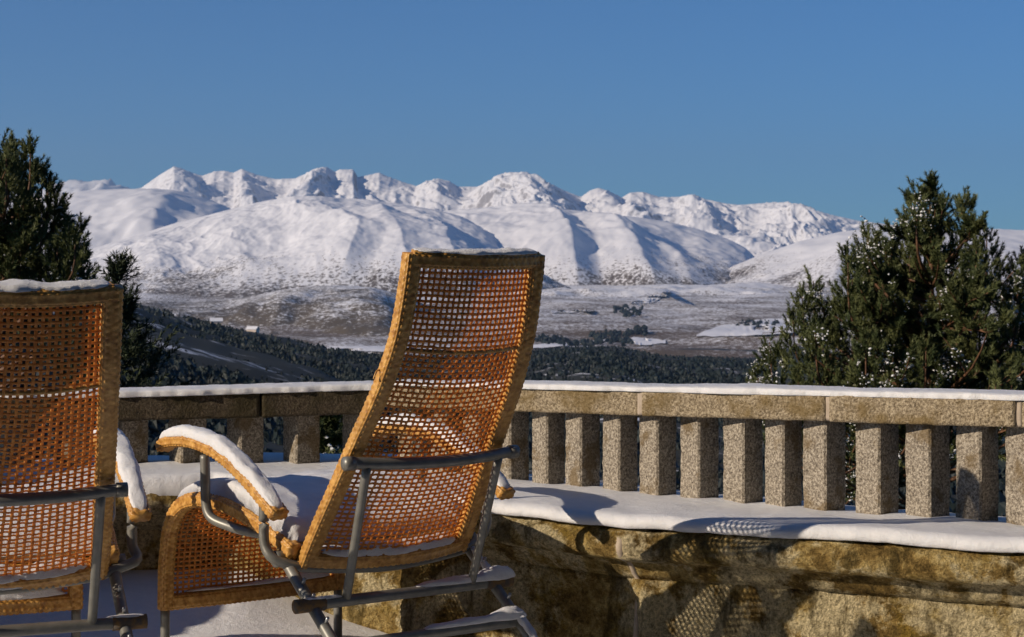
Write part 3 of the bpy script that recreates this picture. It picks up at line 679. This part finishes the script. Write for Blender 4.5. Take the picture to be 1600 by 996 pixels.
for k, l in enumerate([-4, 84, 172, 262, 352, 440, 533, 622]):
    u = l + 31; Xc = x_on(u, .22, 6.325 + .10); Yc = 6.425 + .22 * Xc; mb = MB()
    a_ = 61 * Yc / FPX / 1.40
    box_mesh(mb, (Xc, Yc, .42), a_, a_, float(ztopL(Xc)) - TH_L - .421, BAL_ROT + R(((k * 31) % 5 - 2) * .7), seed=50 + k, nz=14)
    mb.V = [loc(v, bl) for v in mb.V]; mb.build('baluster', M['granite_baluster'], bl, smooth=False)

# unseen hotel-shaped block, added behind the viewer to keep light off the terrace
ht = empty('unseen_light_blocker', (2, -1.7, 0)); tag(ht, 'unseen dark granite block in hotel form, added behind the terrace to block light', 'light_blocker')
def box(mb, x0, x1, y0, y1, z0, z1):
    mb.add([(x0, y0, z0), (x1, y0, z0), (x1, y1, z0), (x0, y1, z0), (x0, y0, z1), (x1, y0, z1), (x1, y1, z1), (x0, y1, z1)], np.array([(0, 3, 2, 1), (4, 5, 6, 7), (0, 1, 5, 4), (1, 2, 6, 5), (2, 3, 7, 6), (3, 0, 4, 7)]))
mb = MB(); box(mb, -13.3, 12, -10, 0, -1, 12.5); mb.build('wall', M['granite'], ht, False)
mb = MB(); box(mb, 5.5, 11.9, .003, 5.5, -1, 12.5); mb.build('side_blocker', M['granite'], ht, False)  # unseen wing, added to block sky light from the right
mb = MB(); box(mb, -13.6, 12.4, -10.4, .45, 12.51, 12.9); mb.build('roof', M['metal'], ht, False)
for ix in range(6):
    for iz in range(3):
        x = -12.5 + ix * 3.0; z = 1.1 + iz * 3.5; mb = MB(); box(mb, x, x + 1.2, .003, .06, z, z + 1.7); w_ = mb.build('blocker_window', M['steel'], ht, False)
        mb = MB(); box(mb, x - .1, x + 1.3, .003, .14, z - .12, z - .004); mb.build('blocker_sill', M['granite_baluster'], w_, False)

# ------------------------------------------------------------------ the reclining chairs
def rotyz(p, d, piv=(0, .43)):
    c, s = math.cos(d), math.sin(d); y, z = p[1] - piv[0], p[2] - piv[1]
    q = list(p); q[1] = piv[0] + y * c - z * s; q[2] = piv[1] + z * c + y * s; return q

class Surf:
    """woven surface between two rails: centre path in the y,z plane, half width, bow along the normal"""
    def __init__(s, pts, bow, flip=1):     # pts: (y, z, halfwidth)
        P = spline([(0, y, z, w) for y, z, w in pts], .004)
        s.C = P[:, :3]; s.W = P[:, 3]; s.L = np.arange(len(P)) * np.linalg.norm(P[1, :3] - P[0, :3])
        T = norm(np.gradient(s.C, axis=0)); s.Nn = np.cross(T, np.array([1, 0, 0])) * flip
        s.bow = bow; s.len = s.L[-1]
    def __call__(s, a, b, off=0.):
        a, b = np.broadcast_arrays(np.asarray(a, float), np.asarray(b, float))
        c = np.stack([np.interp(b, s.L, s.C[:, k]) for k in range(3)], -1); n_ = norm(np.stack([np.interp(b, s.L, s.Nn[:, k]) for k in range(3)], -1))
        w = np.interp(b, s.L, s.W)
        c = c + n_ * (s.bow * (1 - a ** 2) + off)[..., None] if np.ndim(off) else c + n_ * (s.bow * (1 - a ** 2) + off)[..., None]
        c[..., 0] += a * w
        return c, n_

def strands(mb, P, Nn, rw, rt, sides=6):
    """P (k,m,3) k strands; Nn normals; elliptical section rw along the surface, rt through it"""
    T = norm(np.gradient(P, axis=1)); B = norm(np.cross(T, Nn))
    a = np.linspace(0, 2 * np.pi, sides, endpoint=False)
    V = P[:, :, None] + rw * np.cos(a)[None, None, :, None] * B[:, :, None] + rt * np.sin(a)[None, None, :, None] * Nn[:, :, None]
    k, m_ = P.shape[:2]
    F0 = grid_faces(m_, sides, closed_v=True)
    F_ = (F0[None] + (np.arange(k) * m_ * sides)[:, None, None]).reshape(-1, 4)
    mb.add(V.reshape(-1, 3), F_)

def woven(S_, b0, b1, inset, pitch_r, cols, name, parent, amp=.0018, rw=.0039, rt=.0018):
    mb = MB(); nr = int((b1 - b0) / pitch_r); rows = np.linspace(b0, b1, nr)
    wm = np.interp((b0 + b1) / 2, S_.L, S_.W); am = 1 - inset / wm
    ca = np.linspace(-am, am, cols)
    # strands along the length
    bb = np.linspace(b0, b1, nr * 2 + 1); A, Bm = np.meshgrid(ca, bb, indexing='ij')
    ph = (np.arange(cols)[:, None] + np.arange(len(bb))[None, :] / 2.)
    A = A + .0009 / wm * fbm(A * 9, Bm * 30, 1.5, 2)
    P, Nn = S_(A, Bm, amp * np.cos(np.pi * ph)); strands(mb, P, Nn, rw, rt)
    # strands across
    aa = np.linspace(-am - .02, am + .02, cols * 2 + 1); Bm, A = np.meshgrid(rows, aa, indexing='ij')
    Bm = Bm + .0011 * fbm(A * 5, Bm * 60, 4.5, 2)
    ph = (np.arange(nr)[:, None] + np.arange(len(aa))[None, :] / 2.)
    P, Nn = S_(A, Bm, -amp * np.cos(np.pi * ph)); strands(mb, P, Nn, rw * .95, rt)
    return mb.build(name, M['cane_mesh'], parent)

def make_chair(loc3, rz, recline, bar_s, label, seed):
    root = empty('reclining_chair', loc3, rz); tag(root, label, 'chair', 'cane recliners on the snowy terrace')
    # --- backrest
    bp = [(-.026, .405, .243), (-.033, .423, .242), (-.095, .517, .238), (-.162, .621, .228), (-.245, .749, .217), (-.318, .857, .207), (-.358, .929, .201), (-.402, 1.025, .195), (-.431, 1.134, .191), (-.448, 1.218, .189)]
    bp = [(*rotyz((0, y, z), recline)[1:], w) for y, z, w in bp]
    SB = Surf(bp, .030, flip=1)
    if SB.Nn[len(SB.Nn) // 2][1] > 0: SB.Nn = -SB.Nn       # outward = away from the sitter
    back = empty('backrest_origin', (0, 0, 0)) if False else None
    mb = MB()
    for sgn in (-1, 1):
        wicker_rail(mb, [(sgn * w, y, z) for y, z, w in bp], (1, 0, 0), .046, .036)
    br_ = mb.build('backrest_frame', M['cane_rail'], root)
    for b_, tw in ((SB.len - .012, .042), (.028, .05)):
        a = np.linspace(-1, 1, 15); P, Nn = SB(a, np.full(15, b_)); mb = MB()
        T_ = SB(a, np.full(15, b_ + .001))[0] - P
        wicker_rail(mb, [tuple(p) for p in P], norm(T_)[7], tw, .034); mb.build('cross_rail', M['cane_rail'], br_)
    a = np.linspace(-.92, .92, 11)
    bm_ = SB.len - .235
    P, Nn = SB(a, np.full(11, bm_), -.003); mb = MB(); tube(mb, [tuple(p) for p in P], .0065, 8, .02); mb.build('batten', M['cane_rail'], br_)
    woven(SB, .052, SB.len - .03, .020, .0134, 24, 'woven_back', root)
    # snow on the backrest
    a = np.linspace(-.98, .98, 12); P, Nn = SB(a, np.full(12, SB.len + .003)); mb = MB()
    snow_strip(mb, [tuple(p + np.array([0, 0, .0075])) for p in P], -Nn[6], .044, [.004, .006, .007, .009, .008, .010, .009, .006] if seed else [.006, .009, .010, .011, .010, .008, .009, .006], seed=seed + 1.5, rough=.5)
    mb.build('snow_on_backrest', M['snow'], br_)
    a = np.linspace(-.88, .88, 12); P, Nn = SB(a, np.full(12, .052), -.004); mb = MB()
    snow_strip(mb, [tuple(p) for p in P], -Nn[6], .034, [.010, .018, .022, .020, .016, .022, .018, .012], seed=seed + 7.1, rough=.4); mb.build('snow_on_rail', M['snow'], br_)
    # --- seat and leg rest
    sp = [(-.03, .452, .275), (.03, .474, .278), (.157, .512, .283), (.337, .540, .285), (.50, .536, .286), (.60, .502, .287), (.655, .440, .288), (.676, .36, .289), (.683, .28, .290), (.684, .20, .290)]
    SS = Surf(sp, -.012)
    if SS.Nn[10][2] < 0: SS.Nn = -SS.Nn; 
    mb = MB()
    for sgn in (-1, 1): wicker_rail(mb, [(sgn * w, y, z) for y, z, w in sp], (1, 0, 0), .040, .040, amp=.0018)
    sf = mb.build('seat_frame', M['cane_rail'], root)
    a = np.linspace(-1, 1, 9); P, _ = SS(a, np.full(9, SS.len - .02)); mb = MB(); wicker_rail(mb, [tuple(p) for p in P], (0, 0, 1), .045, .036); mb.build('cross_rail', M['cane_rail'], sf)
    a = np.linspace(-1, 1, 9); P, _ = SS(a, np.full(9, .02), -.02); mb = MB(); wicker_rail(mb, [tuple(p) for p in P], (0, 1, 0), .04, .03); mb.build('cross_rail', M['cane_rail'], sf)
    woven(SS, .03, SS.len - .04, .018, .0134, 32, 'woven_seat', root)
    # snow cushion on the seat
    bs = np.linspace(.02, .66, 90); avec = np.linspace(-1, 1, 48); Bm, A = np.meshgrid(bs, avec, indexing='ij')
    ed = np.clip((1 - np.abs(A)) / .10, 0, 1); ed = np.sqrt(np.maximum(0, 1 - (1 - ed) ** 2))
    e2 = np.clip((Bm - .02) / .05, 0, 1); e3 = np.clip((.66 - Bm) / .16, 0, 1)
    e2 = np.sqrt(1 - (1 - e2) ** 2); e3 = np.sqrt(1 - (1 - e3) ** 2)
    th = .045 * ed * e2 * e3 * (1 + .25 * fbm(A * 1.6 + seed, Bm * 5, seed, 3)) + .006
    jit = .05 * fbm(Bm * 14, A * .0 + seed, 2.2, 3) * np.abs(A) ** 6
    P, Nn = SS(A * (1.0 + jit) * 1.02, Bm, .012 + 0 * A); up = np.array([0, 0, 1.]); P = P + th[..., None] * norm(Nn * .5 + up * .5)
    Pl, _ = SS(A * 1.0, Bm, .004 + 0 * A)
    mb = MB(); mb.add(P.reshape(-1, 3), grid_faces(90, 48)); mb.add(Pl.reshape(-1, 3), grid_faces(90, 48, flip=True))
    n0 = 90 * 48; ring = [i * 48 for i in range(90)] + [89 * 48 + j for j in range(1, 48)] + [i * 48 + 47 for i in range(88, -1, -1)] + [j for j in range(46, 0, -1)]
    rg = np.array(ring); r2 = np.roll(rg, -1); mb.F[4].append(np.stack([rg, r2, r2 + n0, rg + n0], 1))
    mb.build('snow_on_seat', M['snow'], root)
    mb = MB(); P, _ = SS(np.linspace(-.8, .9, 8), np.full(8, SS.len - .046)); snow_strip(mb, [tuple(p) for p in P], (0, 1, 0), .03, [.003, .006, .004, .006, .010, .012, .020, .008] if seed else [.006, .02, .012, .03, .05, .045, .03, .01], seed=seed + 3.3, rough=.4); mb.build('snow_on_leg_rest', M['snow'], sf)
    # --- arms
    ap = [(.605, .688), (.555, .706), (.429, .716), (.30, .704), (.200, .679), (.100, .640), (.02, .601), (-.055, .562)]
    for sgn in (-1, 1):
        ax_ = -.335 if sgn < 0 else (.392 if seed else .345)
        mb = MB(); wicker_rail(mb, [(ax_, y, z - .008) for y, z in ap], (1, 0, 0), .052, .032, amp=.0021, cell=.0175)
        ar = mb.build('armrest', M['cane_rail'], root)
        mb = MB(); snow_strip(mb, [(ax_, y, z + .007) for y, z in ap], (1, 0, 0), [.046, .052, .05, .052, .052, .05, .044, .04], [.021, .025, .024, .026, .026, .025, .023, .015], seed=seed + sgn * 2.7, rough=.22, taper=.05); mb.build('snow_cover', M['snow'], ar)
    # --- metal frame
    def part(name, *tubes):
        mb = MB()
        for tb in tubes: tube(mb, *tb)
        return mb.build(name, M['metal'], root)
    r = .0135
    for sgn in (-1, 1):
        x = sgn * (.335 if sgn < 0 or not seed else .375)
        part('arm_support', ([(x, .353, .675), (x, .350, .60), (x, .346, .545), (x * .99, .325, .508), (x * .93, .27, .490), (x * .84, .19, .478), (x * .6, .15, .468), (0, .14, .455)], r, 12, .01))
    ri = .378 if seed else .337
    # one bent tube: up both sides at the rear and across under the back
    part('rear_support', ([(-.335, .022, .60), (-.335, .024, .52), (-.335, .020, .470), (-.326, -.002, .438), (-.29, -.022, .420), (-.22, -.035, .405), (0, -.058, .392), (.22, -.035, .405), (.29, -.022, .420), (.345, -.002, .438), (ri, .020, .470), (ri, .024, .52), (ri, .022, .60)], r, 12, .01))
    L0, L1 = np.array([0., .425]), np.array([-.42, .118]); ldir = (L1 - L0)
    foot = L0 + ldir * 1.41
    for sgn in (-1, 1):
        x = sgn * .285
        lg = part('rear_leg', ([(x, .01, .432), (x, *(L0 + ldir * .7)), (x, foot[0], foot[1] - .002)], .0155, 12, .02))
        mb = MB(); tube(mb, [(x - sgn * .012, .004, .432), (x + sgn * .030, .004, .432)], .022, 16, .01); mb.build('pivot_knob', M['metal'], lg)
        for q in ((.19, .30, .46) if seed else (.2, .34, .52, .68)):
            c_ = L0 + ldir * q; nn = norm(np.array([-ldir[1], ldir[0]])); nn = nn if nn[1] > 0 else -nn
            mb = MB(); tube(mb, [(x, *(c_ + nn * .008)), (x, *(c_ + nn * .032))], .0045, 8, .008); mb.build('stop_pin', M['steel'], lg)
        part('front_leg', ([(sgn * .292, .684, .20), (sgn * .292, .684, .10), (sgn * .292, .684, .0)], r, 12, .02))
    bar = L0 + ldir * bar_s
    by, bz = bar[0] - .030, bar[1] - .012
    xw = np.linspace(-.335, .335, 7)
    ab = part('adjuster_bar', ([(x, by, bz) for x in xw], .0150, 14, .02))
    for sgn in (-1, 1):
        mb = MB(); tube(mb, [(sgn * .338, by, bz), (sgn * .255, by, bz)], .0185, 14, .02); mb.build('sleeve', M['rust'] if sgn < 0 or seed == 0 else M['rust'], ab)
    lo = L0 + ldir * (bar_s + .30); part('lower_bar', ([(-.30, lo[0] - .01, lo[1] - .01), (.30, lo[0] - .01, lo[1] - .01)], .0145, 12, .03))
    ca_ = rotyz((0, -.262, .697), recline); cy_, cz_ = ca_[1], ca_[2]
    def cb(x): k = 1 - (abs(x) / .24) ** 2; return (x, cy_ - .022 * max(k, 0), cz_ - .010 * max(k, 0))
    cr = part('back_bar', ([cb(x) for x in (-.262, -.235, -.19, -.14, -.08, 0, .08, .14, .19, .235, .262)], .0150, 14, .01))
    for sgn in (-1, 1):
        mb = MB(); tube(mb, [(sgn * .242, cy_, cz_), (sgn * .268, cy_, cz_)], .0178, 16, .01); mb.build('end_cap', M['metal'], cr)
        a_ = cb(sgn * .205); part('strut', ([(a_[0], a_[1], a_[2] - .006), (.205 if sgn > 0 else -.190, by - .004, bz + .008)], .0118, 12, .03))
    # snow caught on the bars
    def bar_snow(*a_, **k_): q_ = MB(); snow_strip(q_, *a_, **k_); q_.build('snow_on_bar', M['snow'], root)
    if seed:
        bar_snow([(x, by, bz + .011) for x in np.linspace(.02, .35, 6)], (0, 1, 0), [.018, .026, .03, .03, .038, .034], [.006, .012, .014, .016, .030, .026], seed=4.2, rough=.35); 
        bar_snow([(x, by, bz + .012) for x in np.linspace(-.33, -.20, 4)], (0, 1, 0), .022, .006, seed=5.2, rough=.3)
        bar_snow([(x, lo[0] - .01, lo[1] + .002) for x in np.linspace(-.02, .31, 6)], (0, 1, 0), [.018, .026, .026, .028, .034, .03], [.006, .012, .012, .014, .026, .02], seed=6.2, rough=.35)
        q0, q1 = L0 + ldir * .08, L0 + ldir * .95
        bar_snow([(.285, *(q0 + (q1 - q0) * k + np.array([0, .012]))) for k in (0, .12, .24, .34)], (1, 0, 0), .020, .014, seed=7.2, rough=.4)
        bar_snow([(.285, *(q0 + (q1 - q0) * k + np.array([0, .012]))) for k in (.52, .62, .72, .82)], (1, 0, 0), .022, .016, seed=8.2, rough=.4)
    else:
        bar_snow([(x, by, bz + .014) for x in np.linspace(.24, .338, 4)], (0, 1, 0), .022, .005, seed=5.2, rough=.3)
        bar_snow([(-.06 + .12 * k, -.06, .395) for k in (0, .5, 1)], (0, 1, 0), .03, .02, seed=9.2, rough=.4)
    if seed:
        # loose cane end sticking out of the binding
        mb = MB(); p = SB(-1.0, SB.len - .30)[0]
        tube(mb, [tuple(p + np.array([-.022, 0, .01])), tuple(p + np.array([-.032, .0, .006])), tuple(p + np.array([-.040, -.0, -.012]))], .0022, 6, .004); mb.build('loose_cane', M['cane_rail'], br_)
    return root

make_chair((-.36, 4.82, 0), R(37), 0.0, .265, 'cane recliner in the middle, turned to the left, snow on its seat and both armrests', 1.0)
make_chair((-1.281, 4.462, 0), R(22), .158, .335, 'cane recliner cut off by the left edge, seen from behind and leaning further back', 0.0)

# ------------------------------------------------------------------ pines
def needles_mesh(base, dirn, length, n_per, nl, nw, spread=.80):
    """bottle-brush shoots: base (k,3), dirn (k,3), length (k,) ; n_per needles each"""
    k = len(base); t_ = rng.random((k, n_per)) ; 
    up = np.where(np.abs(dirn[:, 2:3]) > .9, np.array([[1., 0, 0]]), np.array([[0, 0, 1.]])); a1 = norm(np.cross(dirn, up)); a2 = np.cross(dirn, a1)
    ang = rng.random((k, n_per)) * 2 * np.pi
    rad = np.cos(ang)[..., None] * a1[:, None] + np.sin(ang)[..., None] * a2[:, None]
    d = norm(dirn[:, None] * (1.0) + rad * spread * rng.uniform(.5, 1.4, (k, n_per, 1)) + rng.normal(0, .12, (k, n_per, 3)))
    o = base[:, None] + dirn[:, None] * (t_ * length[:, None])[..., None]
    L = nl * rng.uniform(.7, 1.15, (k, n_per, 1)) * (1 - .3 * t_[..., None])
    side = norm(np.cross(d, rng.normal(size=d.shape))) * nw
    V = np.stack([o - side, o + side, o + d * L + side * .25], 2)
    V = V.reshape(-1, 3); return V, np.arange(len(V)).reshape(-1, 3)

def pine(name_label, foot, apex_z, z_low, reach, n_whorl, seed, nd='needles', nl=.058, shoot=.17, dens=1.0, snow=.0, group='pines beyond the balustrade', lean=(0, 0), leaders=(), azrange=None, n_per=60, trunk_r=.16, droop=.0, spires=(), env=None):
    """reach: list of (height fraction 0 low..1 apex, radius); crown built branch by branch"""
    r_ = np.random.default_rng(seed)
    root = empty('pine_tree', foot); tag(root, name_label, 'tree', group)
    f = np.array(foot, float); H_ = apex_z - f[2]
    def ax(z): u = z / H_; return np.array([lean[0] * u * u + .05 * math.sin(u * 7 + seed), lean[1] * u * u + .04 * math.cos(u * 6), z])
    tb = MB(); zz = np.linspace(-.3, H_ - .05, 26)
    tube(tb, [tuple(ax(z)) for z in zz], [trunk_r, trunk_r * .85, trunk_r * .55, trunk_r * .25, .012], 10, .08)
    B0, D0, L0_ = [], [], []
    lim = MB()
    def branch(p0, d0, L, r0, depth=0, up=.5):
        n_ = 7; P = [p0]; d = norm(d0)
        for i in range(n_):
            d = norm(d + np.array([0, 0, up * .16 * (1 if i > 1 else -.3)]) + r_.normal(0, .09, 3)); P.append(P[-1] + d * L / n_)
        P = np.array(P)
        if env is not None:      # a limb that leaves the crown's outline stays short
            ze = P[-1][2] + f[2]; ev = np.array(env, float); lo_ = np.interp(-ze, -ev[:, 0], ev[:, 1]); hi_ = np.interp(-ze, -ev[:, 0], ev[:, 2])
            if not (-lo_ * .85 < P[-1][0] < hi_ * .85): return
        if r0 > .004 and trunk_r >= .07: tube(lim, P, [r0, r0 * .6, .004], 5, max(L / 6, .04), cap=False)
        for i in range(2 if depth == 0 else 1, n_ + 1):
            ns = r_.poisson((2.3 if depth == 0 else 1.7) * dens)
            for _ in range(ns):
                tdir = norm(P[i] - P[i - 1]); q = P[i - 1] + (P[i] - P[i - 1]) * r_.random()
                s_ = norm(tdir * .8 + r_.normal(0, .55, 3) + np.array([0, 0, .35]))
                if depth == 0 and L > .55 and r_.random() < .60:
                    branch(q, s_, L * r_.uniform(.22, .42), r0 * .4, 1, .7)
                else:
                    B0.append(q); D0.append(norm(s_ + np.array([0, 0, .35]))); L0_.append(shoot * r_.uniform(.5, 1.15))
        B0.append(P[-1]); D0.append(norm(d + np.array([0, 0, .4]))); L0_.append(shoot * r_.uniform(.8, 1.3))
    zr = np.linspace(0, 1, n_whorl) ** .9
    rh = np.array(reach, float)
    for i, u in enumerate(zr):
        z = (z_low - f[2]) + (H_ - .10 - (z_low - f[2])) * u
        rad = np.interp(u, rh[:, 0], rh[:, 1]); nb = int(r_.integers(4, 7))
        a0 = r_.random() * 6.28
        for b_ in range(nb):
            az = a0 + b_ * 6.283 / nb + r_.normal(0, .3)
            if azrange is not None:
                az = r_.uniform(*azrange)
            L = rad * r_.uniform(.55, 1.12); zj = z + r_.normal(0, .08)
            el = np.interp(u, [0, .6, 1], [.12 - droop, .35, .9])
            branch(ax(zj), np.array([math.cos(az), math.sin(az), el + r_.normal(0, .12)]), L, .009 + .012 * rad, 0, .5)
    for (dx, dy, z0, z1) in leaders:      # extra upright leaders
        p0 = ax(z0 - f[2]); p1 = np.array([dx, dy, z1 - f[2]]); L = np.linalg.norm(p1 - p0)
        tube(lim, [tuple(p0), tuple(p0 * .45 + p1 * .55 + np.array([dx * .2, dy * .2, -.05])), tuple(p1)], [.03, .018, .006], 6, .08, cap=False)
        for q in np.linspace(.35, 1, int(10 * L)):
            pp = p0 * (1 - q) + p1 * q
            for _ in range(4):
                az = r_.random() * 6.28
                branch(pp, np.array([math.cos(az), math.sin(az), 1.0]), (1.08 - q) * .42 * L + .10, .008, 1, .6)
    B0, D0, L0_ = np.array(B0), np.array(D0), np.array(L0_)
    if env is not None:          # keep the loose shoots inside the outline of the crown: (z, left, right) of the trunk
        e_ = np.array(env, float); zz_w = B0[:, 2] + f[2]
        lo_ = np.interp(-zz_w, -e_[:, 0], e_[:, 1]); hi_ = np.interp(-zz_w, -e_[:, 0], e_[:, 2]); k_ = .85 + .2 * r_.random(len(B0))
        dpt = np.abs(B0[:, 1]) < (lo_ + hi_) * .62
        ok = (B0[:, 0] > -lo_ * k_) & (B0[:, 0] < hi_ * k_) & dpt & (zz_w < e_[0, 0]); B0, D0, L0_ = B0[ok], D0[ok], L0_[ok]
    SB_, SD_, SL_ = [], [], []
    for (sx, sy, sz, ln, rad) in spires:      # upturned branch ends, each a small tapering plume of candles
        tip = np.array([sx, sy, sz - f[2]]); m_ = int(54 * ln * 2.2)
        base = ax(max(tip[2] - ln * 1.5 - abs(sx) * .35, .5)); mid = tip - np.array([0, 0, ln]); mid[:2] *= .93
        tube(lim, [tuple(base), tuple(base * .5 + mid * .5 - np.array([0, 0, .06])), tuple(mid), tuple(tip)], [.022, .016, .010, .004], 5, .08, cap=False)
        s_ = r_.random(m_) ** .75; s_[0] = 0
        az = r_.random(m_) * 6.283; rr = (.02 + rad * s_) * r_.uniform(.35, 1.0, m_)
        ra = np.stack([np.cos(az), np.sin(az), 0 * az], 1)
        p_ = tip + (mid - tip) * s_[:, None] + ra * rr[:, None]
        SB_.append(p_); SD_.append(norm(ra * (.30 + .35 * s_[:, None]) + np.array([0, 0, 1.0]) + r_.normal(0, .16, (m_, 3)))); SL_.append(shoot * r_.uniform(.6, 1.1, m_))
    if SB_: B0 = np.concatenate([B0] + SB_); D0 = np.concatenate([D0] + SD_); L0_ = np.concatenate([L0_] + SL_)
    tb.build('trunk', M['bark'], root); 
    if lim.n: lim.build('branches', M['bark'], root)
    V, F_ = needles_mesh(B0, D0, L0_, n_per, nl, .0044 if nl > .055 else .0035)
    cr = mesh_np('crown', V, F_, M[nd], root, smooth=False)
    if snow > 0:
        zrel = (B0[:, 2] - B0[:, 2].min()) / (np.ptp(B0[:, 2]) + 1e-6)
        pn = np.clip(fbm(B0[:, 0] * 1.6, B0[:, 1] * 1.6, B0[:, 2] * 1.8, 2) * 1.4 + .55 - 1.1 * zrel, 0, 1)
        kk = r_.random(len(B0)) < snow * pn
        if kk.any():
            bb = np.repeat(B0[kk], 9, 0) + np.repeat(D0[kk], 9, 0) * (np.repeat(L0_[kk], 9) * r_.uniform(.1, 1.2, 9 * kk.sum()))[:, None] + r_.normal(0, .022, (9 * kk.sum(), 3)); nn = len(bb); b0, F0 = blob(5, 2, 0)
            base = (b0 - np.array([0, 0, .3]))[None] + r_.normal(0, .14, (nn, len(b0), 3))
            sc = r_.uniform(.007, .020, (nn, 1, 1)) * r_.uniform(.7, 1.6, (nn, 1, 3)) * np.array([1.2, 1.2, .7])
            V = base * sc + bb[:, None] + np.array([0, 0, .012])
            Fq = (F0[None] + (np.arange(nn) * len(b0))[:, None, None]).reshape(-1, 4)
            tag(mesh_np('snow_patches', V.reshape(-1, 3), Fq, M['snow'], cr, smooth=True), kind='stuff')
    return root

D1 = 15.0; rs = np.random.default_rng(5)
def plumes(tips, D, xc, ln=(.35, .6), rad=(.16, .26), dy=.7):
    return [((px_ - xc) / FPX * D, rs.uniform(-dy, dy), zat(py_, D) - .10, rs.uniform(*ln), rs.uniform(*rad)) for px_, py_ in tips]
def outline(rows, D): return [(zat(y_, D), a_ / FPX * D, b_ / FPX * D) for y_, a_, b_ in rows]
XR = 1447
tipsR = [(1448, 275), (1420, 306), (1502, 294), (1475, 322), (1538, 345), (1394, 352), (1365, 348), (1313, 378), (1340, 398), (1288, 420), (1262, 446), (1236, 478), (1300, 462), (1210, 518), (1262, 500), (1184, 566), (1226, 560), (1552, 396), (1590, 384), (1572, 420), (1606, 440),
         (1430, 380), (1465, 395), (1505, 372), (1520, 420), (1385, 420), (1350, 450), (1410, 455), (1450, 470), (1490, 470), (1540, 470), (1590, 500), (1630, 470), (1330, 505), (1375, 510), (1290, 545), (1340, 560), (1420, 520), (1480, 530), (1540, 540), (1250, 590), (1400, 570), (1460, 580), (1520, 590), (1590, 570), (1640, 540), (1200, 600), (1310, 600), (1370, 610)]
pine('big broad pine with snow caught in its needles, rising behind the sunlit balustrade', (at(XR, 275, D1)[0], D1, -5.0), zat(296, D1), zat(640, D1) - .6,
     [(0, 1.5), (.3, 1.40), (.42, 1.18), (.53, .95), (.63, .70), (.74, .52), (.84, .34), (1, .10)], 19, 14, snow=.5, dens=.9, nl=.050, shoot=.13, n_per=74,
     spires=plumes(tipsR, D1, XR), env=outline([(285, 8, 8), (310, 30, 55), (350, 75, 90), (400, 118, 130), (450, 165, 150), (500, 215, 170), (560, 262, 190), (640, 280, 200)], D1))
D2 = 12.5
XL = -22
tipsL = [(-8, 214), (14, 208), (58, 211), (36, 232), (48, 246), (76, 262), (84, 292), (62, 300), (30, 280), (100, 330), (122, 332), (142, 350), (134, 372), (112, 368), (132, 402), (104, 412), (80, 350), (50, 340), (70, 390), (40, 400), (92, 436), (60, 440), (20, 360), (10, 420), (30, 450), (-40, 250), (-60, 300), (-20, 330), (-50, 380), (-80, 420)]
pine('tall dark pine at the left edge of the view', (at(XL, 200, D2)[0], D2, -5.5), zat(232, D2), zat(470, D2), [(0, .60), (.15, .70), (.44, .74), (.6, .5), (.8, .36), (1, .12)], 15, 23, nd='needles', snow=.12, dens=.6, nl=.046, shoot=.12, n_per=70,
     spires=plumes(tipsL, D2, XL, (.25, .42), (.12, .19), .45), env=outline([(215, 20, 20), (250, 60, 62), (300, 80, 85), (345, 110, 130), (400, 120, 135), (440, 120, 105), (620, 90, 60)], D2))
D3 = 11.0
pM = at(184, 452, D3)
pine('small shaded pine behind the left chair, its tip above the backrest', (pM[0] - .03, D3, -4.5), pM[2], zat(640, D3), [(0, .50), (.35, .44), (.5, .2), (.62, .05), (.85, .10), (1, .05)], 11, 31, nd='needles_shade', dens=.8, trunk_r=.06, n_per=30)
D4 = 9.5
pB = at(518, 655, D4)
pine('little snow dusted pine seen between the posts of the shaded balustrade', (pB[0], D4, -2.2), pB[2], zat(800, D4), [(0, .30), (.5, .2), (1, .07)], 7, 41, dens=.9, snow=.7, trunk_r=.03, nl=.05, shoot=.10, n_per=30)

# ------------------------------------------------------------------ air
hz = MB(); x0, x1, y0, y1, z0, z1 = -24000, 24000, -400, 36000, -420, 2600
hz.add([(x0, y0, z0), (x1, y0, z0), (x1, y1, z0), (x0, y1, z0), (x0, y0, z1), (x1, y0, z1), (x1, y1, z1), (x0, y1, z1)], np.array([(0, 3, 2, 1), (4, 5, 6, 7), (0, 1, 5, 4), (1, 2, 6, 5), (2, 3, 7, 6), (3, 0, 4, 7)]))
m = bpy.data.materials.new('air'); m.use_nodes = True; t = m.node_tree; t.nodes.clear()
pv = t.nodes.new('ShaderNodeVolumePrincipled'); pv.inputs['Color'].default_value = (.50, .70, 1.0, 1); pv.inputs['Density'].default_value = 2.4e-5; pv.inputs['Anisotropy'].default_value = .2
mo = t.nodes.new('ShaderNodeOutputMaterial'); t.links.new(pv.outputs[0], mo.inputs['Volume'])
ho = hz.build('haze', m, None, False); tag(ho, kind='stuff', label='thin blue mountain air over the valley', cat='haze')
